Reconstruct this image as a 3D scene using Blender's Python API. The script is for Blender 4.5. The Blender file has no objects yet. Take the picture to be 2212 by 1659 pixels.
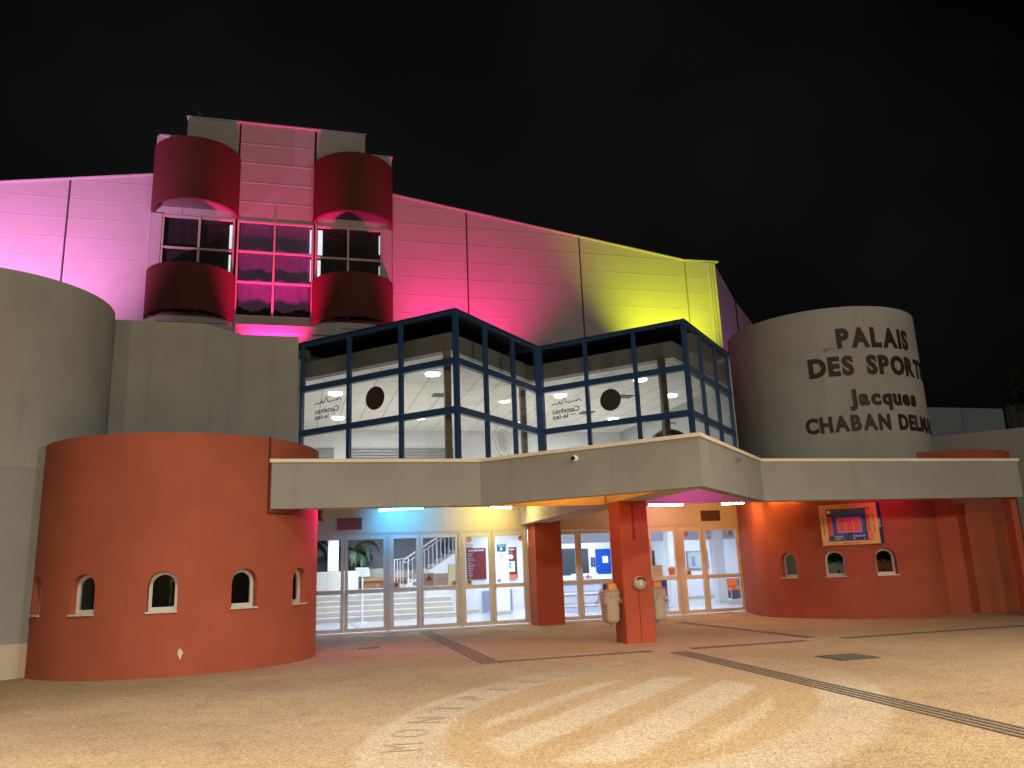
import bpy, math, random
from math import sin, cos, pi, radians, sqrt, atan2, hypot
from mathutils import Vector, Matrix
random.seed(7)
C = bpy.context.scene.collection
scene = bpy.context.scene

# ------------------------------------------------------------------ camera, world, lamps
S7 = sqrt(.5)
YAW, PITCH, ROLL = radians(15.478), radians(13.238), radians(2.224)
fw0 = Vector((sin(YAW), cos(YAW), 0)); r0 = Vector((cos(YAW), -sin(YAW), 0)); up0 = Vector((0, 0, 1))
cf = fw0*cos(PITCH)+up0*sin(PITCH); cu = -fw0*sin(PITCH)+up0*cos(PITCH)
cr = r0*cos(ROLL)-cu*sin(ROLL); cuu = r0*sin(ROLL)+cu*cos(ROLL)
cam = bpy.data.objects.new('camera', bpy.data.cameras.new('camera')); C.objects.link(cam)
cam.matrix_world = Matrix(((cr.x, cuu.x, -cf.x, 0), (cr.y, cuu.y, -cf.y, 0), (cr.z, cuu.z, -cf.z, 1.4), (0, 0, 0, 1)))
cam.data.sensor_width = 36; cam.data.lens = 36*1727.16/2212
cam.data.clip_end = 500; cam.data.clip_start = .05
scene.camera = cam
scene.view_settings.view_transform = 'Standard'; scene.view_settings.look = 'None'
scene.view_settings.exposure = 0; scene.view_settings.gamma = 1

w = bpy.data.worlds.new('World'); scene.world = w; w.use_nodes = True
nt = w.node_tree; nt.nodes.clear()
tc = nt.nodes.new('ShaderNodeTexCoord'); nz = nt.nodes.new('ShaderNodeTexNoise'); nz.inputs['Scale'].default_value = 1.7
nz.inputs['Detail'].default_value = 3
rp = nt.nodes.new('ShaderNodeValToRGB')
rp.color_ramp.elements[0].position = .42; rp.color_ramp.elements[0].color = (.0007, .0007, .001, 1)
rp.color_ramp.elements[1].position = .75; rp.color_ramp.elements[1].color = (.0065, .0062, .0064, 1)
bg = nt.nodes.new('ShaderNodeBackground'); wo = nt.nodes.new('ShaderNodeOutputWorld')
nt.links.new(tc.outputs['Generated'], nz.inputs['Vector']); nt.links.new(nz.outputs['Fac'], rp.inputs[0])
nt.links.new(rp.outputs[0], bg.inputs[0]); nt.links.new(bg.outputs[0], wo.inputs[0])

def lamp(name, kind, loc, power, color, target=None, size=.1, angle=None, blend=.6, shape=None, sy=None, spread=None):
    d = bpy.data.lights.new(name, kind); d.energy = power; d.color = color
    if kind == 'AREA':
        d.size = size
        if sy: d.shape = 'RECTANGLE'; d.size_y = sy
        if spread: d.spread = radians(spread)
    else: d.shadow_soft_size = size
    if kind == 'SPOT': d.spot_size = radians(angle); d.spot_blend = blend
    o = bpy.data.objects.new(name, d); C.objects.link(o); o.location = loc
    if target is not None:
        o.rotation_euler = (Vector(target)-Vector(loc)).to_track_quat('-Z', 'Y').to_euler()
    return o
WARM = (1, .90, .75); WARM2 = (1, .81, .58)
STREET = [((15.5, -6.5, 6.2), 3700, WARM, .22), ((-.5, -8, 5.6), 2600, WARM, .2), ((-9, -4.5, 5.5), 900, WARM2, .2)]
for i, (p, e, c, s) in enumerate(STREET): lamp('street_light', 'POINT', p, e, c, size=s)
DOWN = [((11.0, 1, 8.0), 6300, WARM2, (9.6, 4.5, 0)), ((2.0, -1, 8.0), 4300, WARM2, (2.2, 2.5, 0)), ((-6.5, 2.0, 7.5), 5200, WARM2, (-5.2, 3.6, 0)), ((-1.5, 6.0, 9.0), 2500, WARM, (-1.2, 9.5, 0)), ((9, 5.5, 9.0), 1000, WARM, (9.2, 9.5, 0))]  # unseen spots over the plaza; last two added to even out ground and walls
for p, e, c, t in DOWN: lamp('unseen_downlight', 'SPOT', p, e, c, target=t, size=.25, angle=108, blend=1.0)
VIO = (1, .29, .76); MAG = (1, .014, .22); YEL = (.88, .92, .006); PUR = (.85, .06, .8)
FLOOD = [((-11.2, 24.8, 7.2), VIO, (-9.7, 30, 13.4), 8600, 80), ((-.9, 28.7, 7.2), MAG, (-.9, 30, 18.5), 9500, 54),
         ((5.3, 27.9, 7.1), MAG, (6.8, 30, 15.0), 5600, 84), ((15.1, 27.5, 7.9), YEL, (15.6, 30, 14.5), 3300, 86), ((21.0, 28.5, 8.0), PUR, (20.2, 32.3, 12), 160, 120)]
for p, c, t, e, a_ in FLOOD: lamp('flood_beam', 'SPOT', p, e, c, target=t, size=.12, angle=a_, blend=.9)

# ------------------------------------------------------------------ node helpers / materials
class NG:
    def __init__(s, m): s.t = m.node_tree; s.n = s.t.nodes; s.l = s.t.links
    def new(s, k, **kw):
        n = s.n.new(k)
        for a, b in kw.items(): setattr(n, a, b)
        return n
    def set(s, inp, v):
        if hasattr(v, 'is_linked') or hasattr(v, 'links'): s.l.new(v, inp)
        else: inp.default_value = v
    def m(s, op, a, b=0., c=0.):
        n = s.n.new('ShaderNodeMath'); n.operation = op
        s.set(n.inputs[0], a); s.set(n.inputs[1], b); s.set(n.inputs[2], c); return n.outputs[0]
    def noise(s, vec, scale, detail=4., rough=.6):
        n = s.n.new('ShaderNodeTexNoise'); n.inputs['Scale'].default_value = scale; n.inputs['Detail'].default_value = detail
        n.inputs['Roughness'].default_value = rough
        if vec is not None: s.l.new(vec, n.inputs['Vector'])
        return n.outputs['Fac']
    def mix(s, f, a, b, mode='MIX'):
        n = s.n.new('ShaderNodeMix'); n.data_type = 'RGBA'; n.blend_type = mode
        s.set(n.inputs[0], f); s.set(n.inputs[6], a); s.set(n.inputs[7], b); return n.outputs[2]
    def smooth(s, x, lo, hi):
        n = s.n.new('ShaderNodeMapRange'); n.interpolation_type = 'SMOOTHSTEP'
        s.set(n.inputs[0], x); n.inputs[1].default_value = lo; n.inputs[2].default_value = hi; return n.outputs[0]
    def bump(s, h, strength, dist=.01):
        n = s.n.new('ShaderNodeBump'); n.inputs['Strength'].default_value = strength; n.inputs['Distance'].default_value = dist
        s.l.new(h, n.inputs['Height']); return n.outputs[0]
def newmat(name):
    m = bpy.data.materials.new(name); m.use_nodes = True
    g = NG(m); b = g.n['Principled BSDF']; return m, g, b
def c4(c): return (c[0], c[1], c[2], 1)
def simple(name, col, rough=.6, metal=0, spec=.5, emit=None, es=1, var=0., vs=8, bump=0, bs=150):
    m, g, b = newmat(name)
    b.inputs['Base Color'].default_value = c4(col); b.inputs['Roughness'].default_value = rough
    b.inputs['Metallic'].default_value = metal; b.inputs['Specular IOR Level'].default_value = spec
    if emit: b.inputs['Emission Color'].default_value = c4(emit); b.inputs['Emission Strength'].default_value = es
    if var or bump:
        t = g.new('ShaderNodeTexCoord').outputs['Object']
        if var:
            f = g.noise(t, vs)
            g.l.new(g.mix(f, c4([x*(1-var) for x in col]), c4([min(1, x*(1+var)) for x in col])), b.inputs['Base Color'])
        if bump: g.l.new(g.bump(g.noise(t, bs, 3), bump, .004), b.inputs['Normal'])
    return m
def plaster(name, col, var=.12, streak=.12, bump=.35):
    m, g, b = newmat(name); b.inputs['Roughness'].default_value = .88; b.inputs['Specular IOR Level'].default_value = .25
    t = g.new('ShaderNodeTexCoord').outputs['Object']
    mp = g.new('ShaderNodeMapping'); g.l.new(t, mp.inputs[0]); mp.inputs['Scale'].default_value = (1.6, 1.6, .12)
    f1 = g.noise(t, .9, 5, .6); f2 = g.noise(mp.outputs[0], 2.2, 6, .65); f3 = g.noise(t, 45, 3)
    a = g.mix(g.smooth(f1, .3, .72), c4([x*(1-var) for x in col]), c4([min(1, x*(1+var)) for x in col]))
    a = g.mix(g.m('MULTIPLY', g.smooth(f2, .5, .78), streak*3), a, c4([x*.72 for x in col]))
    a = g.mix(g.m('MULTIPLY', f3, .25), a, c4([x*.8 for x in col]))
    g.l.new(a, b.inputs['Base Color'])
    g.l.new(g.bump(g.noise(t, 130, 4, .7), bump, .006), b.inputs['Normal'])
    return m
def glass(name, tint=(.93, .95, .95), refl=1.0):
    m, g, b = newmat(name); out = g.n['Material Output']; g.n.remove(b)
    tr = g.new('ShaderNodeBsdfTransparent'); tr.inputs[0].default_value = c4(tint)
    gl = g.new('ShaderNodeBsdfGlossy'); gl.inputs['Roughness'].default_value = .01; gl.inputs[0].default_value = (.95, .95, .95, 1)
    fr = g.new('ShaderNodeFresnel'); fr.inputs[0].default_value = 1.5
    ge = g.new('ShaderNodeNewGeometry')
    f = g.m('MULTIPLY', g.m('MULTIPLY', fr.outputs[0], g.m('SUBTRACT', 1., ge.outputs['Backfacing'])), refl*1.7)
    mx = g.new('ShaderNodeMixShader'); g.l.new(f, mx.inputs[0]); g.l.new(tr.outputs[0], mx.inputs[1]); g.l.new(gl.outputs[0], mx.inputs[2])
    g.l.new(mx.outputs[0], out.inputs[0]); return m
M = {}
M['red'] = plaster('red_render', (.385, .098, .054), .10, .08)
M['redp'] = plaster('red_pillar_paint', (.40, .088, .046), .06, .03, .15)
M['grey'] = plaster('grey_render', (.385, .385, .35), .08, .2)
M['grey2'] = plaster('grey_render_lower', (.325, .325, .30), .06, .06)  # slightly darker grey for the lower part of the round wall
M['fascia'] = plaster('taupe_fascia', (.31, .305, .275), .07, .16)
M['plinth'] = plaster('beige_plinth', (.60, .52, .40), .06, .05)
M['cope'] = plaster('cream_coping', (.80, .72, .57), .05, .05, .15)
M['head'] = plaster('cream_wall', (.62, .56, .46), .05, .04, .12)
M['ceil'] = plaster('soffit_paint', (.55, .50, .42), .05, .02, .1)
M['panel'] = plaster('hall_panel', (.54, .53, .52), .03, .03, .06)
M['drum'] = plaster('red_drum', (.14, .042, .032), .06, .02, .2)
M['dark'] = simple('dark_gap', (.02, .02, .02), .8)
M['roof'] = simple('roof_felt', (.07, .07, .07), .9)
M['blue'] = simple('blue_frame', (.020, .066, .17), .35, .0, .5, var=.1)
M['wframe'] = simple('cream_frame', (.62, .57, .48), .4, var=.04)
M['upvc'] = simple('white_window_frame', (.58, .55, .50), .4)
M['door'] = simple('door_paint', (.66, .61, .53), .38, var=.03)
M['glass'] = glass('clear_glass'); M['glassd'] = glass('dark_glass', (.55, .57, .60), 1.3)
M['glassw'] = glass('window_glass', (.35, .37, .38), 2.2)
M['letter'] = simple('brown_letter', (.035, .020, .018), .6, .1)
M['stick'] = simple('dark_sticker', (.02, .018, .016), .6)
M['disc'] = simple('brown_disc', (.035, .028, .02), .6); M['disc2'] = simple('brown_disc_stripe', (.055, .044, .034), .6)
M['white'] = simple('white_paint', (.78, .78, .80), .5, var=.03)
M['lobbyw'] = simple('lobby_wall', (.70, .71, .75), .6, var=.04, vs=2)
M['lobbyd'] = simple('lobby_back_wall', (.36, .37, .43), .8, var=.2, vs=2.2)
M['metal'] = simple('grey_metal', (.35, .35, .35), .35, .8)
M['wood'] = simple('wood', (.20, .085, .03), .5, var=.25, vs=12)
M['post'] = simple('wood_post', (.17, .115, .07), .6, var=.4, vs=6)
M['bluedoor'] = simple('blue_door', (.0, .06, .38), .35)
M['navy'] = simple('navy_sign', (.01, .015, .10), .4)
M['maroon'] = simple('maroon_board', (.13, .006, .012), .5)
M['orange'] = simple('orange_plastic', (.75, .14, .02), .4)
M['signw'] = simple('white_sign', (.80, .82, .84), .4)
M['teal'] = simple('teal_label', (.02, .16, .24), .5)
M['ltext'] = simple('grey_text', (.22, .22, .25), .6)
M['wtext'] = simple('white_text', (.85, .85, .85), .5)
M['btext'] = simple('dark_text', (.05, .02, .01), .6)
M['frost'] = simple('frosted_film', (.52, .50, .48), .6)
M['bin'] = simple('bin_plastic', (.40, .34, .25), .5, var=.15, vs=9, bump=.2, bs=60)
M['bag'] = None
M['plaque'] = simple('brushed_plaque', (.16, .12, .11), .14, .55)
M['plaquet'] = simple('engraved_text', (.05, .035, .035), .4)
M['lamp'] = simple('ceiling_lamp_glow', (1, 1, 1), .5, emit=(.9, .95, 1), es=9)
M['lampu'] = simple('round_lamp_glow', (1, 1, 1), .5, emit=(.95, .97, 1), es=6)
M['black'] = simple('black_rubber', (.012, .012, .013), .5)
M['foliage'] = simple('palm_leaf', (.028, .05, .022), .6, var=.4, vs=14)
M['trunk'] = simple('palm_trunk', (.12, .08, .045), .9, var=.5, vs=20, bump=.8, bs=18)
M['curtain'] = simple('curtain_cloth', (.30, .20, .42), .9, var=.1)
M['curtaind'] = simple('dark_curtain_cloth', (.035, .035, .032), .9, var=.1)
M['gap'] = simple('lit_room_gap', (1, 1, 1), .6, emit=(.75, .88, 1), es=1.0)
M['annex'] = simple('annex_panel', (.42, .47, .53), .8, var=.06, vs=.6)
M['slat'] = simple('dark_slats', (.04, .05, .03), .7)
def bagmat():
    m, g, b = newmat('plastic_bag'); out = g.n['Material Output']
    b.inputs['Base Color'].default_value = (.62, .48, .42, 1); b.inputs['Roughness'].default_value = .22
    t = g.new('ShaderNodeTexCoord').outputs['Object']; g.l.new(g.bump(g.noise(t, 26, 4, .7), 1, .03), b.inputs['Normal'])
    tr = g.new('ShaderNodeBsdfTransparent'); mx = g.new('ShaderNodeMixShader'); mx.inputs[0].default_value = .38
    g.l.new(tr.outputs[0], mx.inputs[1]); g.l.new(b.outputs[0], mx.inputs[2]); g.l.new(mx.outputs[0], out.inputs[0]); return m
M['bag'] = bagmat()
def tubemat(name, c, s): return simple(name, (1, 1, 1), .5, emit=c, es=s)

# ground: gravel-resin plaza with the worn club crest in lighter stone
def groundmat():
    m, g, b = newmat('resin_gravel'); b.inputs['Roughness'].default_value = .9; b.inputs['Specular IOR Level'].default_value = .15
    t = g.new('ShaderNodeTexCoord').outputs['Object']
    sp = g.new('ShaderNodeSeparateXYZ'); g.l.new(t, sp.inputs[0])
    n1 = g.m('MULTIPLY', g.m('SUBTRACT', g.noise(t, 9, 4), .5), .16)
    n2 = g.m('MULTIPLY', g.m('SUBTRACT', g.noise(t, 55, 2), .5), .10)
    j = g.m('ADD', n1, n2)
    dx = g.m('ADD', g.m('SUBTRACT', sp.outputs[0], 3.75), j); dy = g.m('SUBTRACT', g.m('SUBTRACT', sp.outputs[1], 8.5), j)
    u = g.m('ADD', g.m('MULTIPLY', dx, .625), g.m('MULTIPLY', dy, .78)); v = g.m('ADD', g.m('MULTIPLY', dx, -.78), g.m('MULTIPLY', dy, .625))
    def ell(a, bb, u0=0.):
        e = g.m('ADD', g.m('POWER', g.m('DIVIDE', g.m('ABSOLUTE', g.m('SUBTRACT', u, u0)), a), 2.), g.m('POWER', g.m('DIVIDE', g.m('ABSOLUTE', v), bb), 2.))
        return g.smooth(g.m('SQRT', e), 1.03, .97)
    eo, ei, ec = ell(4.25, 2.4), ell(3.42, 1.72), ell(2.42, 1.32, -.5)
    ww = g.m('ADD', g.m('MULTIPLY', dx, -.707), g.m('MULTIPLY', dy, .707))
    def band(lo, hi): return g.m('MULTIPLY', g.smooth(ww, lo-.06, lo+.06), g.smooth(ww, hi+.06, hi-.06))
    st = g.m('ADD', g.m('ADD', band(.88, 1.10), band(.07, .56)), g.m('ADD', band(-.86, -.33), band(-1.36, -1.17)))
    wear = g.smooth(g.noise(t, .55, 3), .3, .62)
    fade = g.m('SUBTRACT', 1., g.m('MULTIPLY', g.smooth(u, .3, 3.2), .75))
    ring = g.m('MULTIPLY', g.m('SUBTRACT', eo, ei), fade)
    msk = g.m('MULTIPLY', g.m('ADD', g.m('MULTIPLY', ring, .9), g.m('MULTIPLY', ec, st)), g.m('ADD', .28, g.m('MULTIPLY', wear, .22)))
    big = g.noise(t, .35, 5, .6); mid = g.noise(t, 2.3, 5, .65)
    base = g.mix(g.smooth(big, .3, .7), (.33, .25, .163, 1), (.43, .335, .222, 1))
    base = g.mix(g.m('MULTIPLY', g.smooth(mid, .52, .78), .6), base, (.22, .16, .10, 1))
    base = g.mix(g.m('MULTIPLY', ei, .6), base, (.44, .32, .195, 1))
    base = g.mix(msk, base, (.56, .53, .45, 1))
    vo = g.new('ShaderNodeTexVoronoi'); vo.inputs['Scale'].default_value = 70; g.l.new(t, vo.inputs['Vector'])
    bw = g.new('ShaderNodeSeparateColor'); g.l.new(vo.outputs['Color'], bw.inputs[0])
    speck = g.mix(bw.outputs[0], (.42, .38, .34, 1), (1.5, 1.48, 1.42, 1))
    base = g.mix(.62, base, speck, 'MULTIPLY')
    # old footprints of spilled liquid: small darker spots
    vs = g.new('ShaderNodeTexVoronoi'); vs.inputs['Scale'].default_value = .8; g.l.new(t, vs.inputs['Vector'])
    spot = g.m('MULTIPLY', g.m('SUBTRACT', 1., eo), g.smooth(g.m('ADD', vs.outputs['Distance'], g.m('MULTIPLY', n1, .6)), .07, .035))
    spot = g.m('MULTIPLY', spot, .35)
    base = g.mix(spot, base, (.13, .10, .07, 1))
    g.l.new(base, b.inputs['Base Color'])
    g.l.new(g.bump(vo.outputs['Distance'], .5, .01), b.inputs['Normal'])
    return m
M['ground'] = groundmat()
def stripmat(name, c1, c2):
    m, g, b = newmat(name); b.inputs['Roughness'].default_value = .85
    t = g.new('ShaderNodeTexCoord').outputs['Object']; f = g.noise(t, 60, 3, .7)
    g.l.new(g.mix(g.smooth(f, .4, .62), c4(c1), c4(c2)), b.inputs['Base Color']); return m
M['tact'] = stripmat('tactile_strip', (.04, .033, .035), (.17, .14, .12))
M['grate'] = stripmat('grate', (.03, .03, .035), (.14, .13, .12))
M['ringtext'] = stripmat('worn_crest_letter', (.33, .27, .18), (.41, .35, .25))
def tilemat(name, c1, c2, w=.6, h=.6, mortar=.006, rough=.15):
    m, g, b = newmat(name); b.inputs['Roughness'].default_value = rough
    t = g.new('ShaderNodeTexCoord').outputs['Object']
    br = g.new('ShaderNodeTexBrick'); br.offset = 0; g.l.new(t, br.inputs['Vector'])
    br.inputs['Scale'].default_value = 1; br.inputs['Brick Width'].default_value = w; br.inputs['Row Height'].default_value = h
    br.inputs['Mortar Size'].default_value = mortar; br.inputs['Color1'].default_value = c4(c1); br.inputs['Color2'].default_value = c4([x*.95 for x in c1]); br.inputs['Mortar'].default_value = c4(c2)
    g.l.new(br.outputs[0], b.inputs['Base Color']); return m
M['floor'] = tilemat('lobby_floor_tile', (.62, .63, .66), (.40, .40, .43), 1.2, 1.2, .02)
M['ctile'] = tilemat('ceiling_tile', (.80, .79, .76), (.38, .37, .36), .62, 1.24, .012, .9)
M['stone'] = simple('pale_stone', (.50, .46, .40), .6, var=.18, vs=5)
M['nose'] = simple('stair_nosing', (.80, .78, .76), .5)

# ------------------------------------------------------------------ mesh helpers
class MB:
    def __init__(s): s.v = []; s.f = []
    def add(s, vs, fs):
        o = len(s.v); s.v += [tuple(p) for p in vs]; s.f += [tuple(i+o for i in f) for f in fs]; return s
    def box(s, x0, x1, y0, y1, z0, z1):
        vs = [(x, y, z) for z in (z0, z1) for x, y in ((x0, y0), (x1, y0), (x1, y1), (x0, y1))]
        return s.add(vs, [(3, 2, 1, 0), (4, 5, 6, 7), (0, 1, 5, 4), (1, 2, 6, 5), (2, 3, 7, 6), (3, 0, 4, 7)])
    def prism(s, pts, z0, z1):
        n = len(pts); vs = [(x, y, z0) for x, y in pts]+[(x, y, z1) for x, y in pts]
        return s.add(vs, [tuple(range(n))[::-1], tuple(range(n, 2*n))]+[(i, (i+1) % n, n+(i+1) % n, n+i) for i in range(n)])
    def obox(s, P, U, V, N, u0, u1, v0, v1, n0, n1):
        P, U, V, N = map(Vector, (P, U, V, N))
        vs = [P+U*a+V*b+N*c for c in (n0, n1) for a, b in ((u0, v0), (u1, v0), (u1, v1), (u0, v1))]
        return s.add(vs, [(3, 2, 1, 0), (4, 5, 6, 7), (0, 1, 5, 4), (1, 2, 6, 5), (2, 3, 7, 6), (3, 0, 4, 7)])
    def bar(s, a, b, w, h=None):
        a, b = Vector(a), Vector(b); d = (b-a); L = d.length; d.normalize()
        up = Vector((0, 0, 1)) if abs(d.z) < .9 else Vector((1, 0, 0))
        n = d.cross(up).normalized(); u = n.cross(d); h = h or w
        return s.obox(a, d, n, u, 0, L, -w/2, w/2, -h/2, h/2)
    def tube(s, pts, r, n=10):
        pts = [Vector(p) for p in pts]; rings = []
        for i, p in enumerate(pts):
            d = (pts[min(i+1, len(pts)-1)]-pts[max(i-1, 0)]).normalized()
            a = d.cross(Vector((0, 0, 1)) if abs(d.z) < .95 else Vector((1, 0, 0))).normalized(); b = d.cross(a)
            rr = r[i] if isinstance(r, (list, tuple)) else r
            rings.append([p+(a*cos(2*pi*k/n)+b*sin(2*pi*k/n))*rr for k in range(n)])
        return s.loft(rings, True, True)
    def loft(s, rings, cap0=True, cap1=True):
        n = len(rings[0]); vs = [p for r in rings for p in r]; fs = []
        for i in range(len(rings)-1):
            for k in range(n): fs.append((i*n+k, i*n+(k+1) % n, (i+1)*n+(k+1) % n, (i+1)*n+k))
        if cap0: fs.append(tuple(range(n))[::-1])
        if cap1: fs.append(tuple(range((len(rings)-1)*n, len(rings)*n)))
        return s.add(vs, fs)
    def disc(s, P, U, V, N, r, th, n=32, r2=None):
        P, U, V, N = map(Vector, (P, U, V, N))
        if r2 is None:
            return s.loft([[P+U*cos(2*pi*k/n)*r+V*sin(2*pi*k/n)*r+N*z for k in range(n)] for z in (0, th)])
        rr = []
        for (a, z) in ((r, 0), (r, th), (r2, th), (r2, 0), (r, 0)):
            rr.append([P+U*cos(2*pi*k/n)*a+V*sin(2*pi*k/n)*a+N*z for k in range(n)])
        return s.loft(rr, False, False)
    def shell(s, c, R, r, a0, a1, z0, z1, n=40):
        """curved wall between radii R and r, angles in degrees"""
        ring = []
        for i in range(n+1):
            a = radians(a0+(a1-a0)*i/n); ring.append([(c[0]+q*cos(a), c[1]+q*sin(a), z) for q, z in ((R, z0), (R, z1), (r, z1), (r, z0))])
        return s.loft(ring, True, True)
WORLD = {}
def setp(o, label, cat, group):
    if label: o['label'] = label
    if cat: o['category'] = cat
    if group: o['group'] = group
def thing(name, label, cat, loc, group=None):
    o = bpy.data.objects.new(name, None); C.objects.link(o); o.location = loc; o.empty_display_size = .3
    setp(o, label, cat, group); WORLD[o] = Vector(loc); return o
def obj(name, mb, mat, parent=None, label=None, cat=None, group=None, kind=None, smooth=False, origin=None):
    me = bpy.data.meshes.new(name)
    if parent is not None: og = WORLD[parent]
    elif origin is not None: og = Vector(origin)
    elif kind: og = Vector((0, 0, 0))
    else:
        og = Vector((sum(p[0] for p in mb.v)/len(mb.v), sum(p[1] for p in mb.v)/len(mb.v), min(p[2] for p in mb.v)))
    me.from_pydata([(p[0]-og.x, p[1]-og.y, p[2]-og.z) for p in mb.v], [], mb.f); me.update()
    if smooth:
        me.polygons.foreach_set('use_smooth', [True]*len(me.polygons))
        if hasattr(me, 'set_sharp_from_angle'): me.set_sharp_from_angle(angle=radians(35))
    me.materials.append(M[mat] if isinstance(mat, str) else mat)
    o = bpy.data.objects.new(name, me); C.objects.link(o)
    if parent is not None: o.parent = parent
    else: o.location = og
    WORLD[o] = og
    setp(o, label, cat, group)
    if kind: o['kind'] = kind
    return o
def objs(name, mb, mat, parent, **kw):
    """one object for every separate piece of the mesh"""
    par = list(range(len(mb.v)))
    def fd(i):
        while par[i] != i: par[i] = par[par[i]]; i = par[i]
        return i
    for f in mb.f:
        for i in f[1:]: par[fd(i)] = fd(f[0])
    grp = {}
    for f in mb.f: grp.setdefault(fd(f[0]), []).append(f)
    for fs in grp.values():
        ids = sorted({i for f in fs for i in f}); mp = {i: k for k, i in enumerate(ids)}
        m_ = MB(); m_.add([mb.v[i] for i in ids], [tuple(mp[i] for i in f) for f in fs]); obj(name, m_, mat, parent, **kw)
def recalc(mb):
    import bmesh
    me = bpy.data.meshes.new('t'); me.from_pydata(mb.v, [], mb.f); bm = bmesh.new(); bm.from_mesh(me)
    bmesh.ops.remove_doubles(bm, verts=bm.verts, dist=1e-5); bmesh.ops.recalc_face_normals(bm, faces=bm.faces)
    mb.v = [tuple(v.co) for v in bm.verts]; bm.verts.index_update(); mb.f = [tuple(v.index for v in f.verts) for f in bm.faces]
    bm.free(); bpy.data.meshes.remove(me); return mb
DG = None
def text2d(s, off=0., ext=0., shear=0):
    """flat letters of the built-in typeface: (verts, faces, width, height)"""
    cu_ = bpy.data.curves.new('t', 'FONT'); cu_.body = s; cu_.size = 1; cu_.offset = off; cu_.extrude = ext; cu_.resolution_u = 3; cu_.shear = shear
    o = bpy.data.objects.new('t', cu_); C.objects.link(o); bpy.context.view_layer.update()
    me = bpy.data.meshes.new_from_object(o.evaluated_get(bpy.context.evaluated_depsgraph_get()))
    vs = [v.co.copy() for v in me.vertices]; fs = [tuple(p.vertices) for p in me.polygons]
    bpy.data.objects.remove(o); bpy.data.curves.remove(cu_); bpy.data.meshes.remove(me); return vs, fs
def textfit(s, w=None, h=None, off=.0, ext=0., cap='H', mirror=False):
    vs, fs = text2d(s, off, 0)
    x0 = min(v.x for v in vs); x1 = max(v.x for v in vs)
    ch = .72
    sy = (h/ch) if h else None; sx = (w/(x1-x0)) if w else None
    sx = sx or sy; sy = sy or sx
    out = [((v.x-(x0+x1)/2)*sx*(-1 if mirror else 1), v.y*sy) for v in vs]
    return out, fs
def lettering(mb, s, P, U, V, w=None, h=None, off=.0, mirror=False, lift=0, N=None):
    P, U, V = Vector(P), Vector(U), Vector(V); vs, fs = textfit(s, w, h, off, mirror=mirror)
    L = Vector(N)*lift if N else Vector((0, 0, 0))
    return mb.add([P+U*a+V*b+L for a, b in vs], fs)
X_, Y_, Z_ = Vector((1, 0, 0)), Vector((0, 1, 0)), Vector((0, 0, 1))
FN = Vector((0, -1, 0))

# ------------------------------------------------------------------ ground
g_ = MB(); g_.add([(-120, -60, 0), (160, -60, 0), (160, 160, 0), (-120, 160, 0)], [(0, 1, 2, 3)])
obj('ground', g_, 'ground', kind='structure')
b = MB()
for i, ch in enumerate('MONTPELLIER'):
    ph = radians(137-11.2*i); U = Vector((.625, .78, 0)); V = Vector((-.78, .625, 0)); c0 = Vector((3.75, 8.5, .004))
    P = c0+U*3.62*cos(ph)+V*1.87*sin(ph); T = (U*3.62*sin(ph)-V*1.87*cos(ph)).normalized(); Nn = Vector((-T.y, T.x, 0))
    vs, fs = textfit(ch, h=.36); b.add([P+T*a+Nn*q for a, q in vs], fs)
obj('ground_lettering', b, 'ringtext', kind='structure')
# tactile guidance strips and thin strips
def strip(x0, y0, x1, y1, width, ribs, label, name='tactile_strip', th=.006):
    a, q = Vector((x0, y0, 0)), Vector((x1, y1, 0)); d = (q-a).normalized(); n = Vector((-d.y, d.x, 0)); L = (q-a).length
    m_ = MB()
    if ribs == 1: m_.obox(a, d, n, Z_, 0, L, -width/2, width/2, .001, th)
    else:
        for k in range(ribs):
            c = -width/2+(k+.5)*width/ribs; m_.obox(a, d, n, Z_, 0, L, c-width/ribs*.24, c+width/ribs*.24, .001, th)
    obj(name, m_, 'tact', label=label, cat='tactile strip', group='dark guidance strips set in the plaza')
strip(3.10, 13.05, 3.32, 21.3, .36, 4, 'four-ribbed dark guidance strip running from the plaza to the doors beside the left rotunda')
strip(3.28, 13.22, 5.93, 13.22, .17, 1, 'thin dark strip between the ribbed strip and the front red pillar')
strip(6.27, 12.85, 5.35, 2.0, .36, 4, 'long ribbed guidance strip running from the front pillar toward the lower right')
strip(6.68, 13.2, 8.95, 13.2, .20, 1, 'thin dark strip right of the front red pillar')
strip(9.40, 13.68, 9.55, 19.4, .22, 1, 'dark strip running back toward the doors right of the front pillar')
strip(9.72, 13.2, 19.5, 13.25, .20, 1, 'thin dark strip crossing the plaza in front of the right rotunda')
b = MB(); 
b.obox((7.9, 10.67, 0), X_, Y_, Z_, -.33, .33, -.33, .33, .001, .008)
t = thing('floor_grate', 'square dark metal grate set flat in the plaza by the long ribbed strip', 'grate', (7.9, 10.67, 0))
b2 = MB()
for k in range(16): b2.obox((7.9, 10.67, 0), X_, Y_, Z_, -.31, .31, -.31+k*.0395, -.31+k*.0395+.02, .0085, .014)
obj('frame', b, 'grate', t); obj('bars', b2, 'grate', t)
b = MB(); b.obox((1.55, 17.35, 0), X_, Y_, Z_, -.22, .22, -.12, .12, .001, .006)
obj('drain_cover', b, 'grate', label='small metal drain cover in the paving near the left doors', cat='drain cover')

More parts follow.
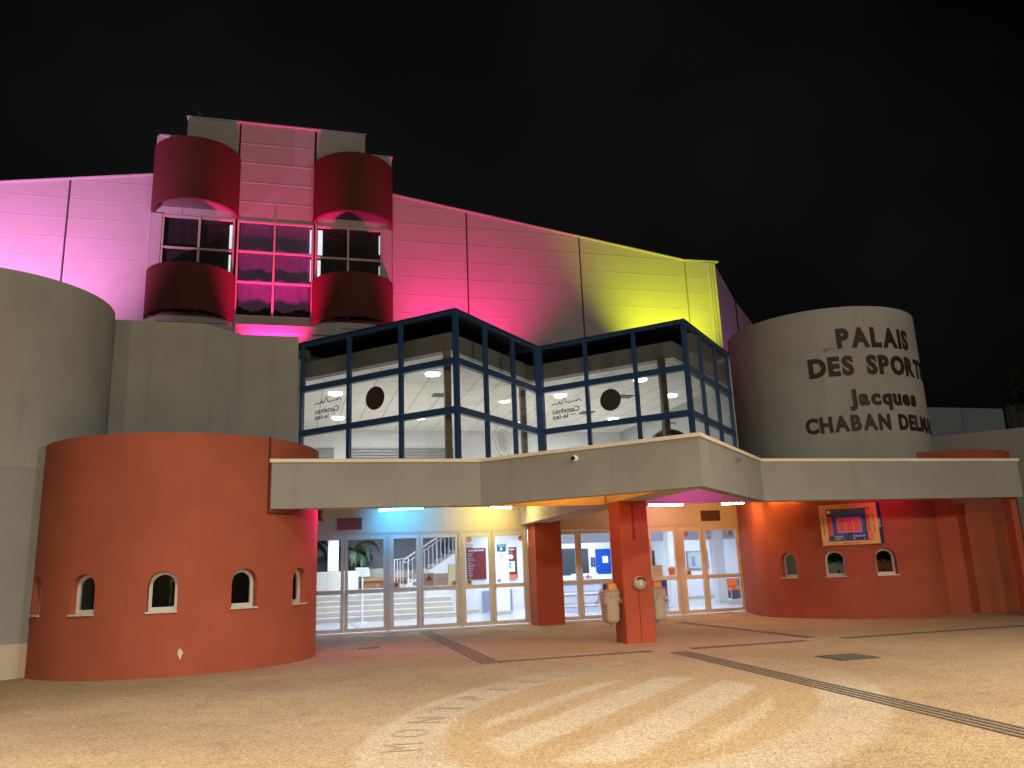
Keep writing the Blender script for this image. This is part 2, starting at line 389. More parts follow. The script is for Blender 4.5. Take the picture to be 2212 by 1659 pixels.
# ------------------------------------------------------------------ curved walls with arched windows
def arched_wall(c, R, a0, a1, z0, z1, wins, hw, sill, spring, apex, depth=.22, th=.25):
    """outer skin with arched openings and reveals; wins = window centre angles (deg); hw = half width (deg)"""
    mb = MB(); P = lambda a, z, r=R: (c[0]+r*cos(radians(a)), c[1]+r*sin(radians(a)), z)
    wins = sorted(wins); edges = []; cur = a0
    def solid(s, e):
        n = max(1, int(abs(e-s)/3))
        for i in range(n):
            p, q = s+(e-s)*i/n, s+(e-s)*(i+1)/n; mb.add([P(p, z0), P(q, z0), P(q, z1), P(p, z1)], [(0, 1, 2, 3)])
    for wa in wins:
        solid(cur, wa-hw); cur = wa+hw; n = 16
        for i in range(n):
            s0, s1 = -1+2*i/n, -1+2*(i+1)/n
            za = spring+(apex-spring)*sqrt(max(0, 1-s0*s0)); zb = spring+(apex-spring)*sqrt(max(0, 1-s1*s1))
            p, q = wa+hw*s0, wa+hw*s1
            mb.add([P(p, z0), P(q, z0), P(q, sill), P(p, sill)], [(0, 1, 2, 3)])
            mb.add([P(p, za), P(q, zb), P(q, z1), P(p, z1)], [(0, 1, 2, 3)])
            ri = R-depth
            mb.add([P(p, za), P(q, zb), P(q, zb, ri), P(p, za, ri)], [(3, 2, 1, 0)])
            mb.add([P(p, sill), P(q, sill), P(q, sill, ri), P(p, sill, ri)], [(0, 1, 2, 3)])
        for s0 in (-hw, hw):
            mb.add([P(wa+s0, sill), P(wa+s0, spring), P(wa+s0, spring, R-depth), P(wa+s0, sill, R-depth)], [(0, 1, 2, 3)])
    solid(cur, a1)
    ring = []; n = 72
    mb.shell(c, R, R-th, a0, a1, z1-.0, z1+.001, n)   # rim of the parapet
    return mb
def window_parts(parent, c, R, a, hw, sill, spring, apex, depth, label=None):
    n = Vector((cos(radians(a)), sin(radians(a)), 0)); t = Vector((-n.y, n.x, 0)); cc = Vector((c[0], c[1], 0))
    W = R*sin(radians(hw)); base = cc+n*(R*cos(radians(hw))-depth)
    def outline(ins):
        w_ = W-ins+.012; pts = [(-w_, sill+ins)]
        for k in range(17):
            q = pi*(1-k/16); pts.append((w_*cos(q), spring+(apex-spring-ins+.012)*sin(q)))
        pts.append((w_, sill+ins)); return pts
    def ring(o1, o2, d0, d1):
        mb = MB(); rr = []
        for o_, d in ((o1, d0), (o1, d1), (o2, d1), (o2, d0), (o1, d0)): rr.append([base+t*x+Z_*z+n*d for x, z in outline(o_)])
        return mb.loft(rr, False, False)
    fr = obj('window', ring(0, .042, 0, .06), 'upvc', parent)
    obj('sash', ring(.041, .068, -.01, .045), 'upvc', fr)
    ol = outline(.066); mb = MB(); mb.add([base+t*x+Z_*z+n*.012 for x, z in ol], [tuple(range(len(ol)))]); obj('pane', mb, 'glassw', fr)
    mb = MB(); mb.obox(cc+n*(R*cos(radians(hw))), t, Z_, n, -W-.012, W+.012, sill-.022, sill+.004, -depth+.05, .035); obj('sill', mb, 'upvc', fr)
def rotunda(name, label, c, R, ztop, wins, hw, a0, a1, extra=None, cap=True):
    t = thing(name, label, 'building', (c[0], c[1], 0))
    wl = obj('wall', arched_wall(c, R, a0, a1, 0, ztop, wins, hw, 1.0, 1.41, 1.63), 'red', t, smooth=True)
    for a in wins:
        window_parts(t, c, R, a, hw, 1.0, 1.41, 1.63, .17)
    if cap:
        n = 60; mb = MB(); mb.add([(c[0]+(R-.22)*cos(2*pi*k/n), c[1]+(R-.22)*sin(2*pi*k/n), ztop-.12) for k in range(n)], [tuple(range(n))])
        mb.add([(c[0]+(R-.23)*cos(2*pi*k/n), c[1]+(R-.23)*sin(2*pi*k/n), 2.4) for k in range(n)], [tuple(range(n))])
        obj('roof', mb, 'roof', t)
    return t
LC = (-2.0, 16.7)
lr = rotunda('red_rotunda', 'round red rendered rotunda with arched windows left of the entrance canopy', LC, 2.47, 3.9, [-150, -120, -90, -60, -30], 5.25, -210, 150)
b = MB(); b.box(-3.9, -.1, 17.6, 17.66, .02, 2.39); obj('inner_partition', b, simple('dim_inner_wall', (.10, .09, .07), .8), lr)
t = thing('reflection_frame', 'pale frame and warm tube standing in for a reflection in the second arched window of the left rotunda', 'frame', (-2.0, 16.6, 0))  # added inside in place of the lamp and furniture mirrored in the pane
b = MB(); b.box(-2.16, -2.12, 16.2, 16.24, .02, 1.52); b.box(-1.84, -1.80, 16.2, 16.24, .02, 1.52); b.box(-2.12, -1.84, 16.2, 16.24, 1.46, 1.52); b.box(-2.16, -1.8, 16.3, 16.7, 1.0, 1.03); obj('frame', b, 'upvc', t)
b = MB(); b.tube([(-2.12, 16.0, 1.60), (-1.84, 16.0, 1.60)], .012, 8); obj('tube', b, simple('warm_tube', (1, 1, 1), .5, emit=(1, .75, .3), es=5), t)
lamp('added_inner_light', 'AREA', (-2.0, 16.3, 2.3), 9, (1, .85, .6), target=(-2.0, 16.3, 0), size=.6)  # unseen lamp added to brighten the inside of the left rotunda
# paint chip and the joint trim where the canopy meets the drum
b = MB(); a = radians(-82.6); n = Vector((cos(a), sin(a), 0)); tt = Vector((-n.y, n.x, 0)); P = Vector((LC[0], LC[1], .34))+n*2.472
out = [(-.05, .02), (-.03, .08), (.0, .075), (.022, .05), (.05, .0), (.02, -.02), (.01, -.075), (-.015, -.085), (-.03, -.03), (-.045, -.02)]
b.add([P+tt*x*.9+Z_*z+n*.003 for x, z in out], [tuple(range(len(out)))]); obj('chipped_patch', b, 'wframe', lr)
b = MB(); b.shell(LC, 2.486, 2.46, -51.2, -50.5, 2.58, 3.92, 2); b.shell(LC, 2.484, 2.46, -51.2, -38.5, 2.555, 2.585, 12)
obj('joint_trim', b, simple('dark_red_trim', (.10, .02, .015), .7), lr)
RC = (14.7, 19.2)
rr = rotunda('red_rotunda', 'red curved wall with the seating plan sign right of the right entrance doors', RC, 2.5, 3.3, [-164, -136, -108.7], 5.6, -250, 110)
_d = hypot(RC[0]-12.95, RC[1]-21.95); _b = atan2(RC[1]-21.95, RC[0]-12.95)-math.asin(2.5/_d); _l = sqrt(_d*_d-6.25)
TPX, TPY = 12.95+_l*cos(_b), 21.95+_l*sin(_b)
b = MB(); b.prism([(12.95, 21.95), (TPX, TPY), (TPX+.4, TPY), (13.4, 21.95)], 0, 3.25); obj('side_wall', b, 'red', rr)
b = MB(); b.box(12.705, 12.72, 20.86, 20.89, 1.07, 1.17); 
b = MB(); b.box(13.0, 16.4, 19.6, 19.66, .02, 2.39); obj('inner_partition', b, 'cope', rr)
for px_, py_, lab in ((13.55, 18.2, 'leafy stand-in for trees mirrored in the middle arched window on the right'), (14.35, 17.5, 'leafy stand-in for trees mirrored in the last arched window on the right')):  # leaves added indoors in place of lit trees mirrored in the panes
    q_ = thing('reflection_plant', lab, 'plant', (px_, py_, 0)); rp_ = random.Random(int(px_*10)); m_ = MB()
    for k in range(1100):
        a_ = rp_.uniform(0, 2*pi); e_ = rp_.uniform(-.5, 1.3); r_ = rp_.uniform(.1, .42); c_ = Vector((px_+r_*cos(a_)*cos(e_), py_+r_*sin(a_)*cos(e_), 1.33+.32*sin(e_)*r_/.42+.1))
        d_ = Vector((rp_.uniform(-1, 1), rp_.uniform(-1, 1), rp_.uniform(-.6, .6))).normalized(); u_ = d_.cross(Z_).normalized()*.026
        m_.add([c_-d_*.06, c_+u_, c_+d_*.06, c_-u_], [(0, 1, 2, 3)])
    obj('leaves', m_, simple('reflection_leaf', (.10, .20, .06), .5, var=.4, vs=20), q_)
    m_ = MB(); m_.tube([(px_, py_, .4), (px_, py_, 1.15)], .02, 6); obj('stem', m_, 'trunk', q_); m_ = MB(); m_.disc((px_, py_, .02), X_, Y_, Z_, .16, .38, 20); obj('pot', m_, 'white', q_)
lamp('added_inner_light', 'AREA', (14.0, 18.2, 2.3), 14, (.9, 1, .8), target=(14.0, 18.0, 0), size=.8)  # unseen lamp added to light the stand-in leaves
RC2 = (16.9, 18.5)
t = thing('red_drum_wall', 'plain red round wall under the right end of the canopy, its top showing above', 'building', (RC2[0], RC2[1], 0))
b = MB(); b.shell(RC2, 2.1, 1.9, -185, 5, 0, 4.0, 60); obj('wall', b, 'red', t, smooth=True)
n = 50; mb = MB(); mb.add([(RC2[0]+1.92*cos(2*pi*k/n), RC2[1]+1.92*sin(2*pi*k/n), 3.85) for k in range(n)], [tuple(range(n))]); obj('roof', mb, 'roof', t)

# ------------------------------------------------------------------ lettered tower
TC = (14.8, 19.5)
t = thing('lettered_tower', 'pale round tower carrying the brown name of the sports palace', 'tower', (TC[0], TC[1], 3.3))
b = MB(); b.shell(TC, 2.56, 2.3, -315, 45, 3.3, 7.9, 120); obj('wall', b, 'grey', t, smooth=True)
n = 60; mb = MB(); mb.add([(TC[0]+2.4*cos(2*pi*k/n), TC[1]+2.4*sin(2*pi*k/n), 7.7) for k in range(n)], [tuple(range(n))]); obj('roof', mb, 'roof', t)
b = MB(); rs_ = random.Random(4)
for k in range(26):
    a_ = radians(-122+rs_.uniform(-3.2, 3.6)); z_ = 6.76+rs_.gauss(0, .035); n_ = Vector((cos(a_), sin(a_), 0)); t_ = Vector((-n_.y, n_.x, 0)); p_ = Vector((TC[0], TC[1], z_))+n_*2.5615
    pts_ = [p_+t_*(q-.5)*rs_.uniform(.05, .16)+Z_*.02*sin(q*3+k) for q in (0, .33, .66, 1)]
    for i_ in range(3): b.add([pts_[i_]-Z_*.004, pts_[i_+1]-Z_*.004, pts_[i_+1]+Z_*.004, pts_[i_]+Z_*.004], [(0, 1, 2, 3)])
obj('scuff_mark', b, simple('scuff_grey', (.17, .165, .15), .9), t)
def tower_word(s, a0, a1, zb, cap, widths=None):
    glyphs = []
    for ch in s:
        if ch == ' ': glyphs.append((None, .42)); continue
        vs, fs = text2d(ch, off=.055, ext=.0)
        x0 = min(v.x for v in vs); x1 = max(v.x for v in vs); glyphs.append(((vs, fs, x0, x1), x1-x0))
    gap = .07; tot = sum(g[1] for g in glyphs)+gap*(len(glyphs)-1); R = 2.56; arc = radians(a1-a0)*R; k = arc/tot; x = 0
    for g, wd in glyphs:
        if g:
            vs, fs, x0, x1 = g; mb = MB(); nv = len(vs); out = []
            ctr = a0+math.degrees((x+wd/2)*k/R); ca = radians(ctr); nn = Vector((cos(ca), sin(ca), 0)); tt = Vector((-nn.y, nn.x, 0)); B = Vector((TC[0], TC[1], 0))+nn*(R-.004)
            for dd in (0, .014):
                out += [B+tt*((v.x-(x0+x1)/2)*k)+Z_*(zb+v.y*cap/.72)+nn*dd for v in vs]
            # side walls from boundary edges
            cnt = {}
            for f in fs:
                for i in range(len(f)):
                    e = (f[i], f[(i+1) % len(f)]); cnt[e] = 1
            sides = [(e[0], e[1], e[1]+nv, e[0]+nv) for e in cnt if (e[1], e[0]) not in cnt]
            mb.add(out, [tuple(i+nv for i in f) for f in fs]+sides)
            obj('letter', mb, 'letter', t)
        x += wd+gap
tower_word('PALAIS', -117, -67, 6.80, .50)
tower_word('DES SPORTS', -134.3, -47.5, 6.07, .48)
tower_word('Jacques', -114.5, -68.3, 5.25, .40)
tower_word('CHABAN DELMAS', -140, -44, 4.60, .385)

# ------------------------------------------------------------------ big grey walls on the left
t = thing('grey_rotunda_building', 'tall grey rendered round building with stepped wall behind the left red rotunda', 'building', (-5.98, 17.27, 0))
GC = (-5.98, 17.27)
b = MB(); b.shell(GC, 2.28, 2.05, -200, 22, 3.5, 7.0, 80)
b.prism([(-3.86, 17.95), (-1.99, 17.98), (-1.25, 18.72), (.02, 18.72), (.02, 18.95), (-1.35, 18.95), (-2.09, 18.2), (-3.86, 18.18)], 0, 6.99)
objs('wall', b, 'grey', t, smooth=True)
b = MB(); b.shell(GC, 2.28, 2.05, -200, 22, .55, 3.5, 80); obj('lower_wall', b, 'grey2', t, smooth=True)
b = MB(); b.shell(GC, 2.30, 2.05, -200, 22, 0, .55, 80); obj('plinth', b, 'plinth', t, smooth=True)
b = MB(); b.prism([(-9, 18), (-3.8, 18.1), (-2, 18.1), (-1.3, 18.85), (.3, 18.85), (.3, 29.95), (-14, 29.95), (-14, 18)], 6.55, 6.7); obj('roof_terrace', b, 'roof', t)

# ------------------------------------------------------------------ entrance canopy
FP = [(-.395, 14.75), (3.39, 14.75), (6.40, 11.74), (9.41, 14.75), (16.12, 14.75)]
def offs(pts, d, endx=0):
    """offset an open polyline toward +Y side (left of travel)"""
    out = []
    for i, p in enumerate(pts):
        def nrm(a, q): L = hypot(q[0]-a[0], q[1]-a[1]); return (-(q[1]-a[1])/L, (q[0]-a[0])/L)
        n1 = nrm(pts[i-1], p) if i else None; n2 = nrm(p, pts[i+1]) if i < len(pts)-1 else None
        if n1 and n2:
            m = (n1[0]+n2[0], n1[1]+n2[1]); k = d*2/(m[0]**2+m[1]**2); out.append((p[0]+m[0]*k, p[1]+m[1]*k))
        else:
            q = n1 or n2; out.append((p[0]+q[0]*d, p[1]+q[1]*d))
    return out
cn = thing('entrance_canopy', 'grey zigzag concrete canopy jutting to a point over the entrance', 'canopy', (6.4, 14.7, 2.6))
def wallpoly(mb, pts, th, z0, z1, base=0):
    o = offs(pts, base); i = offs(pts, base+th)
    for k in range(len(pts)-1): mb.prism([o[k], o[k+1], i[k+1], i[k]], z0, z1)
    return mb
def polywall(pts, th, z0, z1, base=0):
    o = offs(pts, base); i = offs(pts, base+th); mb = MB(); mb.prism(o+i[::-1], z0, z1); return mb
obj('fascia', polywall(FP, .18, 2.64, 3.455), 'fascia', cn)
FPc = [(-.43, 14.75)]+FP[1:-1]+[(16.16, 14.75)]
obj('coping', polywall(FPc, .26, 3.457, 3.52, -.035), 'cope', cn)
b = MB(); b.box(15.94, 16.12, 14.95, 17.2, 2.64, 3.455); b.box(-.395, -.215, 14.95, 15.3, 2.64, 3.455); objs('end_wall', b, 'grey', cn)
ins = offs(FP, .19)
b = MB(); b.prism(ins+[(15.9, 17.0), (13.2, 17.2), (12.9, 21.7), (.3, 21.7), (.3, 15.4)], 3.24, 3.34); obj('ceiling', b, 'ceil', cn)
b = MB()
b.box(.2, 6.08, 15.25, 15.5, 2.68, 3.235); b.box(6.78, 15.9, 15.25, 15.5, 2.68, 3.235)
objs('cross_beam', b, 'head', cn)
b = MB(); b.prism([(6.10, 12.2), (6.40, 11.99), (6.70, 12.2), (6.76, 14.9), (6.76, 21.7), (6.10, 21.7), (6.10, 14.9)], 2.675, 3.238); obj('spine_beam', b, 'ceil', cn)
b = MB(); b.tube([(.3, 15.2, 2.665), (6.05, 15.2, 2.665)], .018, 6); b.tube([(6.8, 15.2, 2.665), (12.3, 15.2, 2.665)], .018, 6); obj('cable_tray', b, 'wframe', cn)
def pillar(x0, x1, y0, y1, z1, label):
    t = thing('red_pillar', label, 'pillar', ((x0+x1)/2, (y0+y1)/2, 0), 'red square pillars under the canopy')
    bv = .012; m_ = MB()
    m_.prism([(x0+bv, y0), (x1-bv, y0), (x1, y0+bv), (x1, y1-bv), (x1-bv, y1), (x0+bv, y1), (x0, y1-bv), (x0, y0+bv)], 0, z1); obj('shaft', m_, 'redp', t)
    return t
fp = pillar(6.13, 6.73, 14.70, 15.24, 2.673, 'front red pillar carrying two bins and a round ashtray')
b = MB(); b.box(6.425, 6.432, 14.690, 14.70, .02, 1.0); b.box(6.40, 6.46, 14.692, 14.70, 1.93, 1.96); b.obox((6.39, 14.70, 0), X_, Z_, FN, 0, .05, 1.96, 2.6, .0, .008); obj('joint', b, simple('pillar_seam', (.22, .03, .015), .8), fp)
pillar(6.30, 7.05, 21.05, 21.75, 2.85, 'back red pillar standing between the two banks of doors')
pillar(15.95, 16.115, 14.955, 15.2, 2.638, 'red pillar at the right end of the canopy')

# security camera and hook on the fascia
nB = Vector((-S7, -S7, 0)); nC = Vector((S7, -S7, 0))
t = thing('security_camera', 'small white round security camera on the left face of the canopy point', 'camera', (4.81, 13.33, 3.32))
P = Vector((4.81, 13.33, 3.32)); U = Vector((S7, -S7, 0))
b = MB(); b.disc(P, U, Z_, nB, .055, .05, 20); 
for k in range(6):
    pass
rg = [[P+nB*(.05+.05*sin(q))+(U*cos(2*pi*i/20)+Z_*sin(2*pi*i/20))*.062*cos(q) for i in range(20)] for q in [j*pi/2/5 for j in range(6)]]
b.loft(rg, False, True); obj('dome_body', b, 'white', t, smooth=True)
b = MB(); b.disc(P+nB*.088-Z_*.004-U*.008, U, Z_, nB, .038, .014, 20); obj('lens', b, 'black', t)
b = MB(); P = Vector((8.0, 13.34, 3.30)); U = Vector((S7, S7, 0)); b.obox(P, U, Z_, nC, -.06, .06, -.03, -.02, .0, .09); b.obox(P, U, Z_, nC, .05, .06, -.02, .05, .0, .09)
b.obox(P, U, Z_, nC, -.06, -.05, -.06, -.02, .0, .02)
obj('metal_bracket', b, 'metal', label='small bent metal bracket on the right face of the canopy point', cat='bracket')

# ------------------------------------------------------------------ entrance front: header wall, doors, stickers
ef = thing('entrance_building', 'cream glazed entrance front with pairs of doors under the canopy', 'building', (6.6, 21.8, 0))
YD = 21.8
b = MB(); b.box(-.2, 12.97, 21.74, 21.95, 2.545, 3.236); obj('header_wall', b, 'head', ef)
b = MB(); b.box(-.2, 12.9, 21.70, 21.739, 3.17, 3.235); obj('cornice', b, 'cope', ef)
b = MB(); b.box(-.2, 12.94, 21.70, 21.98, .0, .035); obj('threshold', b, 'white', ef)
def sticker(parent, x, z, kind, r=.075):
    P = Vector((x, 21.795, z))
    if kind == 'no':
        b = MB(); b.disc(P, X_, Z_, FN, r, .002, 28); s = obj('sticker', b, simple('amber_sticker', (.72, .36, .14), .6), parent)
        b = MB(); b.disc(P+FN*.0022, X_, Z_, FN, r, .002, 28, r*.82); U = Vector((S7, 0, -S7)); V = Vector((S7, 0, S7))
        b.obox(P+FN*.0024, U, V, FN, -r*.83, r*.83, -r*.07, r*.07, 0, .002); obj('pictogram', b, simple('dark_red_ink', (.25, .02, .01), .6), s)
        b = MB(); b.obox(P+FN*.0022, V, U, FN, -r*.5, r*.4, -r*.09, r*.09, 0, .0015); b.disc(P+FN*.0022+Vector((r*.25, 0, r*.3)), X_, Z_, FN, r*.16, .0015, 10); obj('figure', b, 'btext', s)
    elif kind == 'dot':
        b = MB(); b.disc(P, X_, Z_, FN, r, .002, 24); obj('sticker', b, simple('pale_sticker', (.66, .58, .42), .6), parent)
    elif kind == 'dotw':
        b = MB(); b.disc(P, X_, Z_, FN, r, .002, 24); obj('sticker', b, 'signw', parent)
    elif kind == 'eye':
        b = MB(); b.obox(P, X_, Z_, FN, -.075, .075, -.075, .075, 0, .002); s = obj('sticker', b, simple('tan_sticker', (.55, .42, .22), .6), parent)
        b = MB(); b.disc(P+FN*.0022, X_, Z_, FN, .04, .0015, 16, .02); b.disc(P+FN*.0022, X_, Z_, FN, .012, .0015, 10); obj('pictogram', b, 'btext', s)
def leaf(xl, xr, hinge, name_label=None, handle=False):
    """one door leaf: stiles, rails, two panes, handle, hinges"""
    b = MB(); y0, y1 = YD-.03, YD+.03; sw = .085
    b.box(xl, xl+sw, y0, y1, .05, 2.49); b.box(xr-sw, xr, y0, y1, .05, 2.49)
    b.box(xl+sw, xr-sw, y0, y1, 2.39, 2.49); b.box(xl+sw, xr-sw, y0, y1, 1.01, 1.115); b.box(xl+sw, xr-sw, y0, y1, .05, .145)
    d = obj('door', b, 'door', ef)
    for z0, z1 in ((1.115, 2.39), (.145, 1.01)):
        b = MB(); b.box(xl+sw, xr-sw, YD-.004, YD+.004, z0, z1); obj('pane', b, 'glass', d)
    hx = xr if hinge == 'r' else xl
    b = MB()
    for z in (.3, 1.65, 2.2): b.tube([(hx, y0-.015, z-.07), (hx, y0-.015, z+.07)], .014, 8)
    objs('hinge', b, 'door', d)
    if handle:
        x = xl+.045 if hinge == 'r' else xr-.045; s = 1 if hinge == 'r' else -1
        b = MB(); b.disc((x, y0, 1.10), X_, Z_, FN, .022, .03, 12); b.tube([(x, y0-.035, 1.10), (x+s*.13, y0-.045, 1.095)], .011, 8); obj('handle', b, 'wframe', d)
        b = MB(); b.disc((x, y0, 1.0), X_, Z_, FN, .014, .006, 10); obj('keyhole', b, 'dark', d)
    return d
def surround(x0, x1):
    b = MB(); y0, y1 = YD-.045, YD+.045
    b.box(x0, x1, y0, y1, 2.497, 2.543)
    return b
pairs = [(.42, 1.31, 2.41), (2.50, 3.285, 4.34), (4.44, 5.27, 6.24), (7.10, 7.785, 8.85), (9.0, 9.93, 10.84), (10.98, 11.69, 12.88)]
b = MB(); y0, y1 = YD-.045, YD+.045
b.box(.2, 6.30, y0, y1, 2.497, 2.543); b.box(7.05, 12.94, y0, y1, 2.497, 2.543)
for x0, x1 in ((.2, .415), (2.415, 2.455), (2.46, 2.495), (4.345, 4.39), (4.395, 4.435), (6.245, 6.30), (7.05, 7.095), (8.855, 8.92), (8.925, 8.995), (10.845, 10.905), (10.91, 10.975), (12.885, 12.94)):
    b.box(x0, x1, y0-.004, y1, .036, 2.496)
obj('door_frame', b, 'wframe', ef)
D = []
for i, (a, m_, z) in enumerate(pairs):
    D.append(leaf(a, m_-.006, 'l')); D.append(leaf(m_+.006, z, 'r', handle=True))
sticker(D[4], 4.64, 2.32, 'no'); sticker(D[5], 6.10, 2.31, 'no'); sticker(D[10], 11.17, 2.30, 'no'); sticker(D[11], 12.63, 2.29, 'no')
sticker(D[5], 5.46, 1.19, 'dot', .05); sticker(D[3], 4.20, 1.18, 'no', .06); sticker(D[2], 3.14, 1.20, 'dot', .055); sticker(D[1], 2.18, 1.195, 'dotw', .055)
sticker(D[2], 2.66, 1.19, 'eye'); sticker(D[4], 4.62, 1.19, 'eye'); sticker(D[10], 11.16, 1.19, 'eye'); sticker(D[7], 8.03, 1.2, 'dot', .05); sticker(D[10], 11.63, 1.19, 'dot', .05)
# warning triangle notice and white sheet on the second pair
b = MB(); b.obox((3.53, 21.795, 0), X_, Z_, FN, -.14, .14, 1.13, 1.46, 0, .003); s = obj('notice', b, simple('tan_notice', (.50, .40, .28), .6), D[3])
b = MB(); b.add([(3.42, 21.789, 1.23), (3.64, 21.789, 1.23), (3.53, 21.789, 1.42)], [(0, 1, 2)]); obj('triangle', b, 'black', s)
b = MB(); b.add([(3.455, 21.787, 1.275), (3.605, 21.787, 1.275), (3.53, 21.787, 1.395)], [(0, 1, 2)]); obj('triangle_fill', b, simple('red_ink', (.45, .03, .02), .6), s)
b = MB(); b.obox((3.53, 21.795, 0), X_, Z_, FN, -.152, .152, 1.118, 1.472, -.001, .001); b.obox((3.53, 21.787, 0), X_, Z_, FN, -.09, .09, 1.245, 1.262, 0, .001); obj('border', b, 'signw', s)
def sheet(door, x, z, w, h, word, mir):
    b = MB(); b.obox((x, 21.796, z), X_, Z_, FN, -w/2, w/2, -h/2, h/2, 0, .003); s = obj('notice', b, 'frost', door)
    b = MB(); lettering(b, word, (x, 21.791, z-.02), X_, Z_, w=w*.5, off=.01, mirror=mir); obj('lettering', b, 'ltext', s)
sheet(D[3], 3.87, 1.285, .36, .32, 'SORTIE', True)
sheet(D[9], 10.15, 1.28, .36, .32, 'ENTREE', False)
b = MB(); b.obox((10.63, 21.795, 1.25), X_, Z_, FN, -.12, .10, -.12, .12, 0, .003); s = obj('notice', b, simple('orange_notice', (.80, .40, .28), .6), D[9])
b = MB(); b.disc((10.575, 21.79, 1.265), X_, Z_, FN, .05, .002, 20, .038); b.disc((10.685, 21.79, 1.265), X_, Z_, FN, .05, .002, 20, .038)
b.obox((10.575, 21.79, 1.265), Vector((S7, 0, -S7)), Vector((S7, 0, S7)), FN, -.04, .04, -.005, .005, 0, .002); b.obox((10.685, 21.79, 1.265), Vector((S7, 0, -S7)), Vector((S7, 0, S7)), FN, -.04, .04, -.005, .005, 0, .002)
b.obox((10.63, 21.79, 1.18), X_, Z_, FN, -.09, .08, 0, .012, 0, .001); b.obox((10.63, 21.79, 1.15), X_, Z_, FN, -.09, .08, 0, .012, 0, .001)
obj('pictogram', b, simple('red_ink2', (.5, .05, .03), .6), s)
b = MB(); b.obox((7.13, 21.76, 1.09), X_, Z_, FN, -.05, .05, -.06, .06, 0, .05); b.obox((7.2, 21.76, 1.1), X_, Z_, FN, -.02, .05, -.03, .03, 0, .05); obj('door_lock_box', b, 'black', ef)
# drain elbows by the header ends
b = MB(); b.tube([(.62, 21.6, 3.2), (.64, 21.35, 3.12), (.66, 21.2, 3.0), (.68, 21.2, 2.86)], .07, 10); obj('drain_elbow', b, 'redp', ef, smooth=True)
b = MB(); b.tube([(12.75, 21.4, 3.1), (12.85, 21.2, 3.02), (13.0, 20.95, 3.02), (13.05, 20.9, 3.15)], .08, 10); obj('drain_elbow', b, 'redp', ef, smooth=True)
def plaque(x0, x1, z0, z1, lines, label):
    t = thing('wall_plaque', label, 'plaque', ((x0+x1)/2, 21.73, z0), 'dark engraved plaques above the doors')
    b = MB(); b.box(x0, x1, 21.715, 21.738, z0, z1); obj('plate', b, 'plaque', t)
    b = MB(); n = len(lines)
    for i, (s, wd) in enumerate(lines): lettering(b, s, ((x0+x1)/2, 21.712, z1-.075-i*(z1-z0-.04)/n), X_, Z_, w=wd, h=.035 if i else .042, off=.01)
    obj('lettering', b, 'plaquet', t)
plaque(1.11, 1.75, 2.65, 2.96, [('ENTREE ASSOCIATIONS', .56), ('Salle des Sports de Castelnau', .46), ('inauguree le', .16), ('Maire de la Ville', .3)], 'dark engraved plaque above the left pair of doors')
plaque(11.67, 12.30, 2.66, 2.97, [('ENTREE ASSOCIATIONS', .54), ('Salle des Sports de Castelnau', .46), ('Ville de Castelnau', .4)], 'dark engraved plaque above the rightmost pair of doors')

# ------------------------------------------------------------------ coloured fluorescent tubes
def tube_lamp(a, q, col, es, label, core=None):
    a, q = Vector(a), Vector(q); t = thing('fluorescent_tube', label, 'tube light', tuple((a+q)/2), 'coloured tube lights under the canopy')
    d = (q-a).normalized(); b = MB(); b.bar(a+Z_*.05, q+Z_*.05, .07, .035); obj('batten', b, 'wframe', t)
    b = MB(); b.tube([a+d*.03, q-d*.03], .032, 10); obj('tube', b, tubemat('tube_glow', col, es), t, smooth=True)
    b = MB(); b.bar(a, a+d*.03, .06); b.bar(q-d*.03, q, .06); objs('end_cap', b, 'black', t)
tube_lamp((2.12, 21.25, 3.10), (3.24, 20.55, 3.10), (.02, .42, 1.0), 110, 'cyan tube light above the second pair of doors')
tube_lamp((4.92, 20.5, 3.10), (5.65, 20.95, 3.10), (1.0, .83, .24), 150, 'yellow tube light above the third pair of doors')
tube_lamp((9.5, 20.7, 3.08), (10.65, 20.75, 3.08), (1.0, .45, .34), 50, 'coral tube light just right of the front pillar')
tube_lamp((11.25, 19.75, 3.0), (11.75, 19.35, 3.0), (1.0, .48, .12), 220, 'amber tube light beside the right red wall')
tube_lamp((1.05, 16.0, 3.06), (1.05, 17.0, 3.06), (1.0, .02, .45), 110, 'pink tube light hidden beside the left rotunda')
tube_lamp((12.15, 18.9, 3.1), (12.45, 18.0, 3.1), (1.0, .40, .05), 150, 'unseen amber tube added under the canopy ceiling by the right red wall')  # added out of sight to widen the amber glow on the wall
tube_lamp((7.4, 13.85, 3.1), (8.2, 13.9, 3.1), (1.0, .03, .75), 60, 'pink tube light in the canopy point right of the beam')
tube_lamp((4.5, 13.95, 3.1), (5.4, 13.9, 3.1), (1.0, .34, .0), 110, 'orange tube light in the canopy point left of the beam')
tube_lamp((14.2, 15.7, 3.12), (13.2, 15.9, 3.12), (1.0, .0, .22), 30, 'magenta tube light under the canopy near the seating plan')

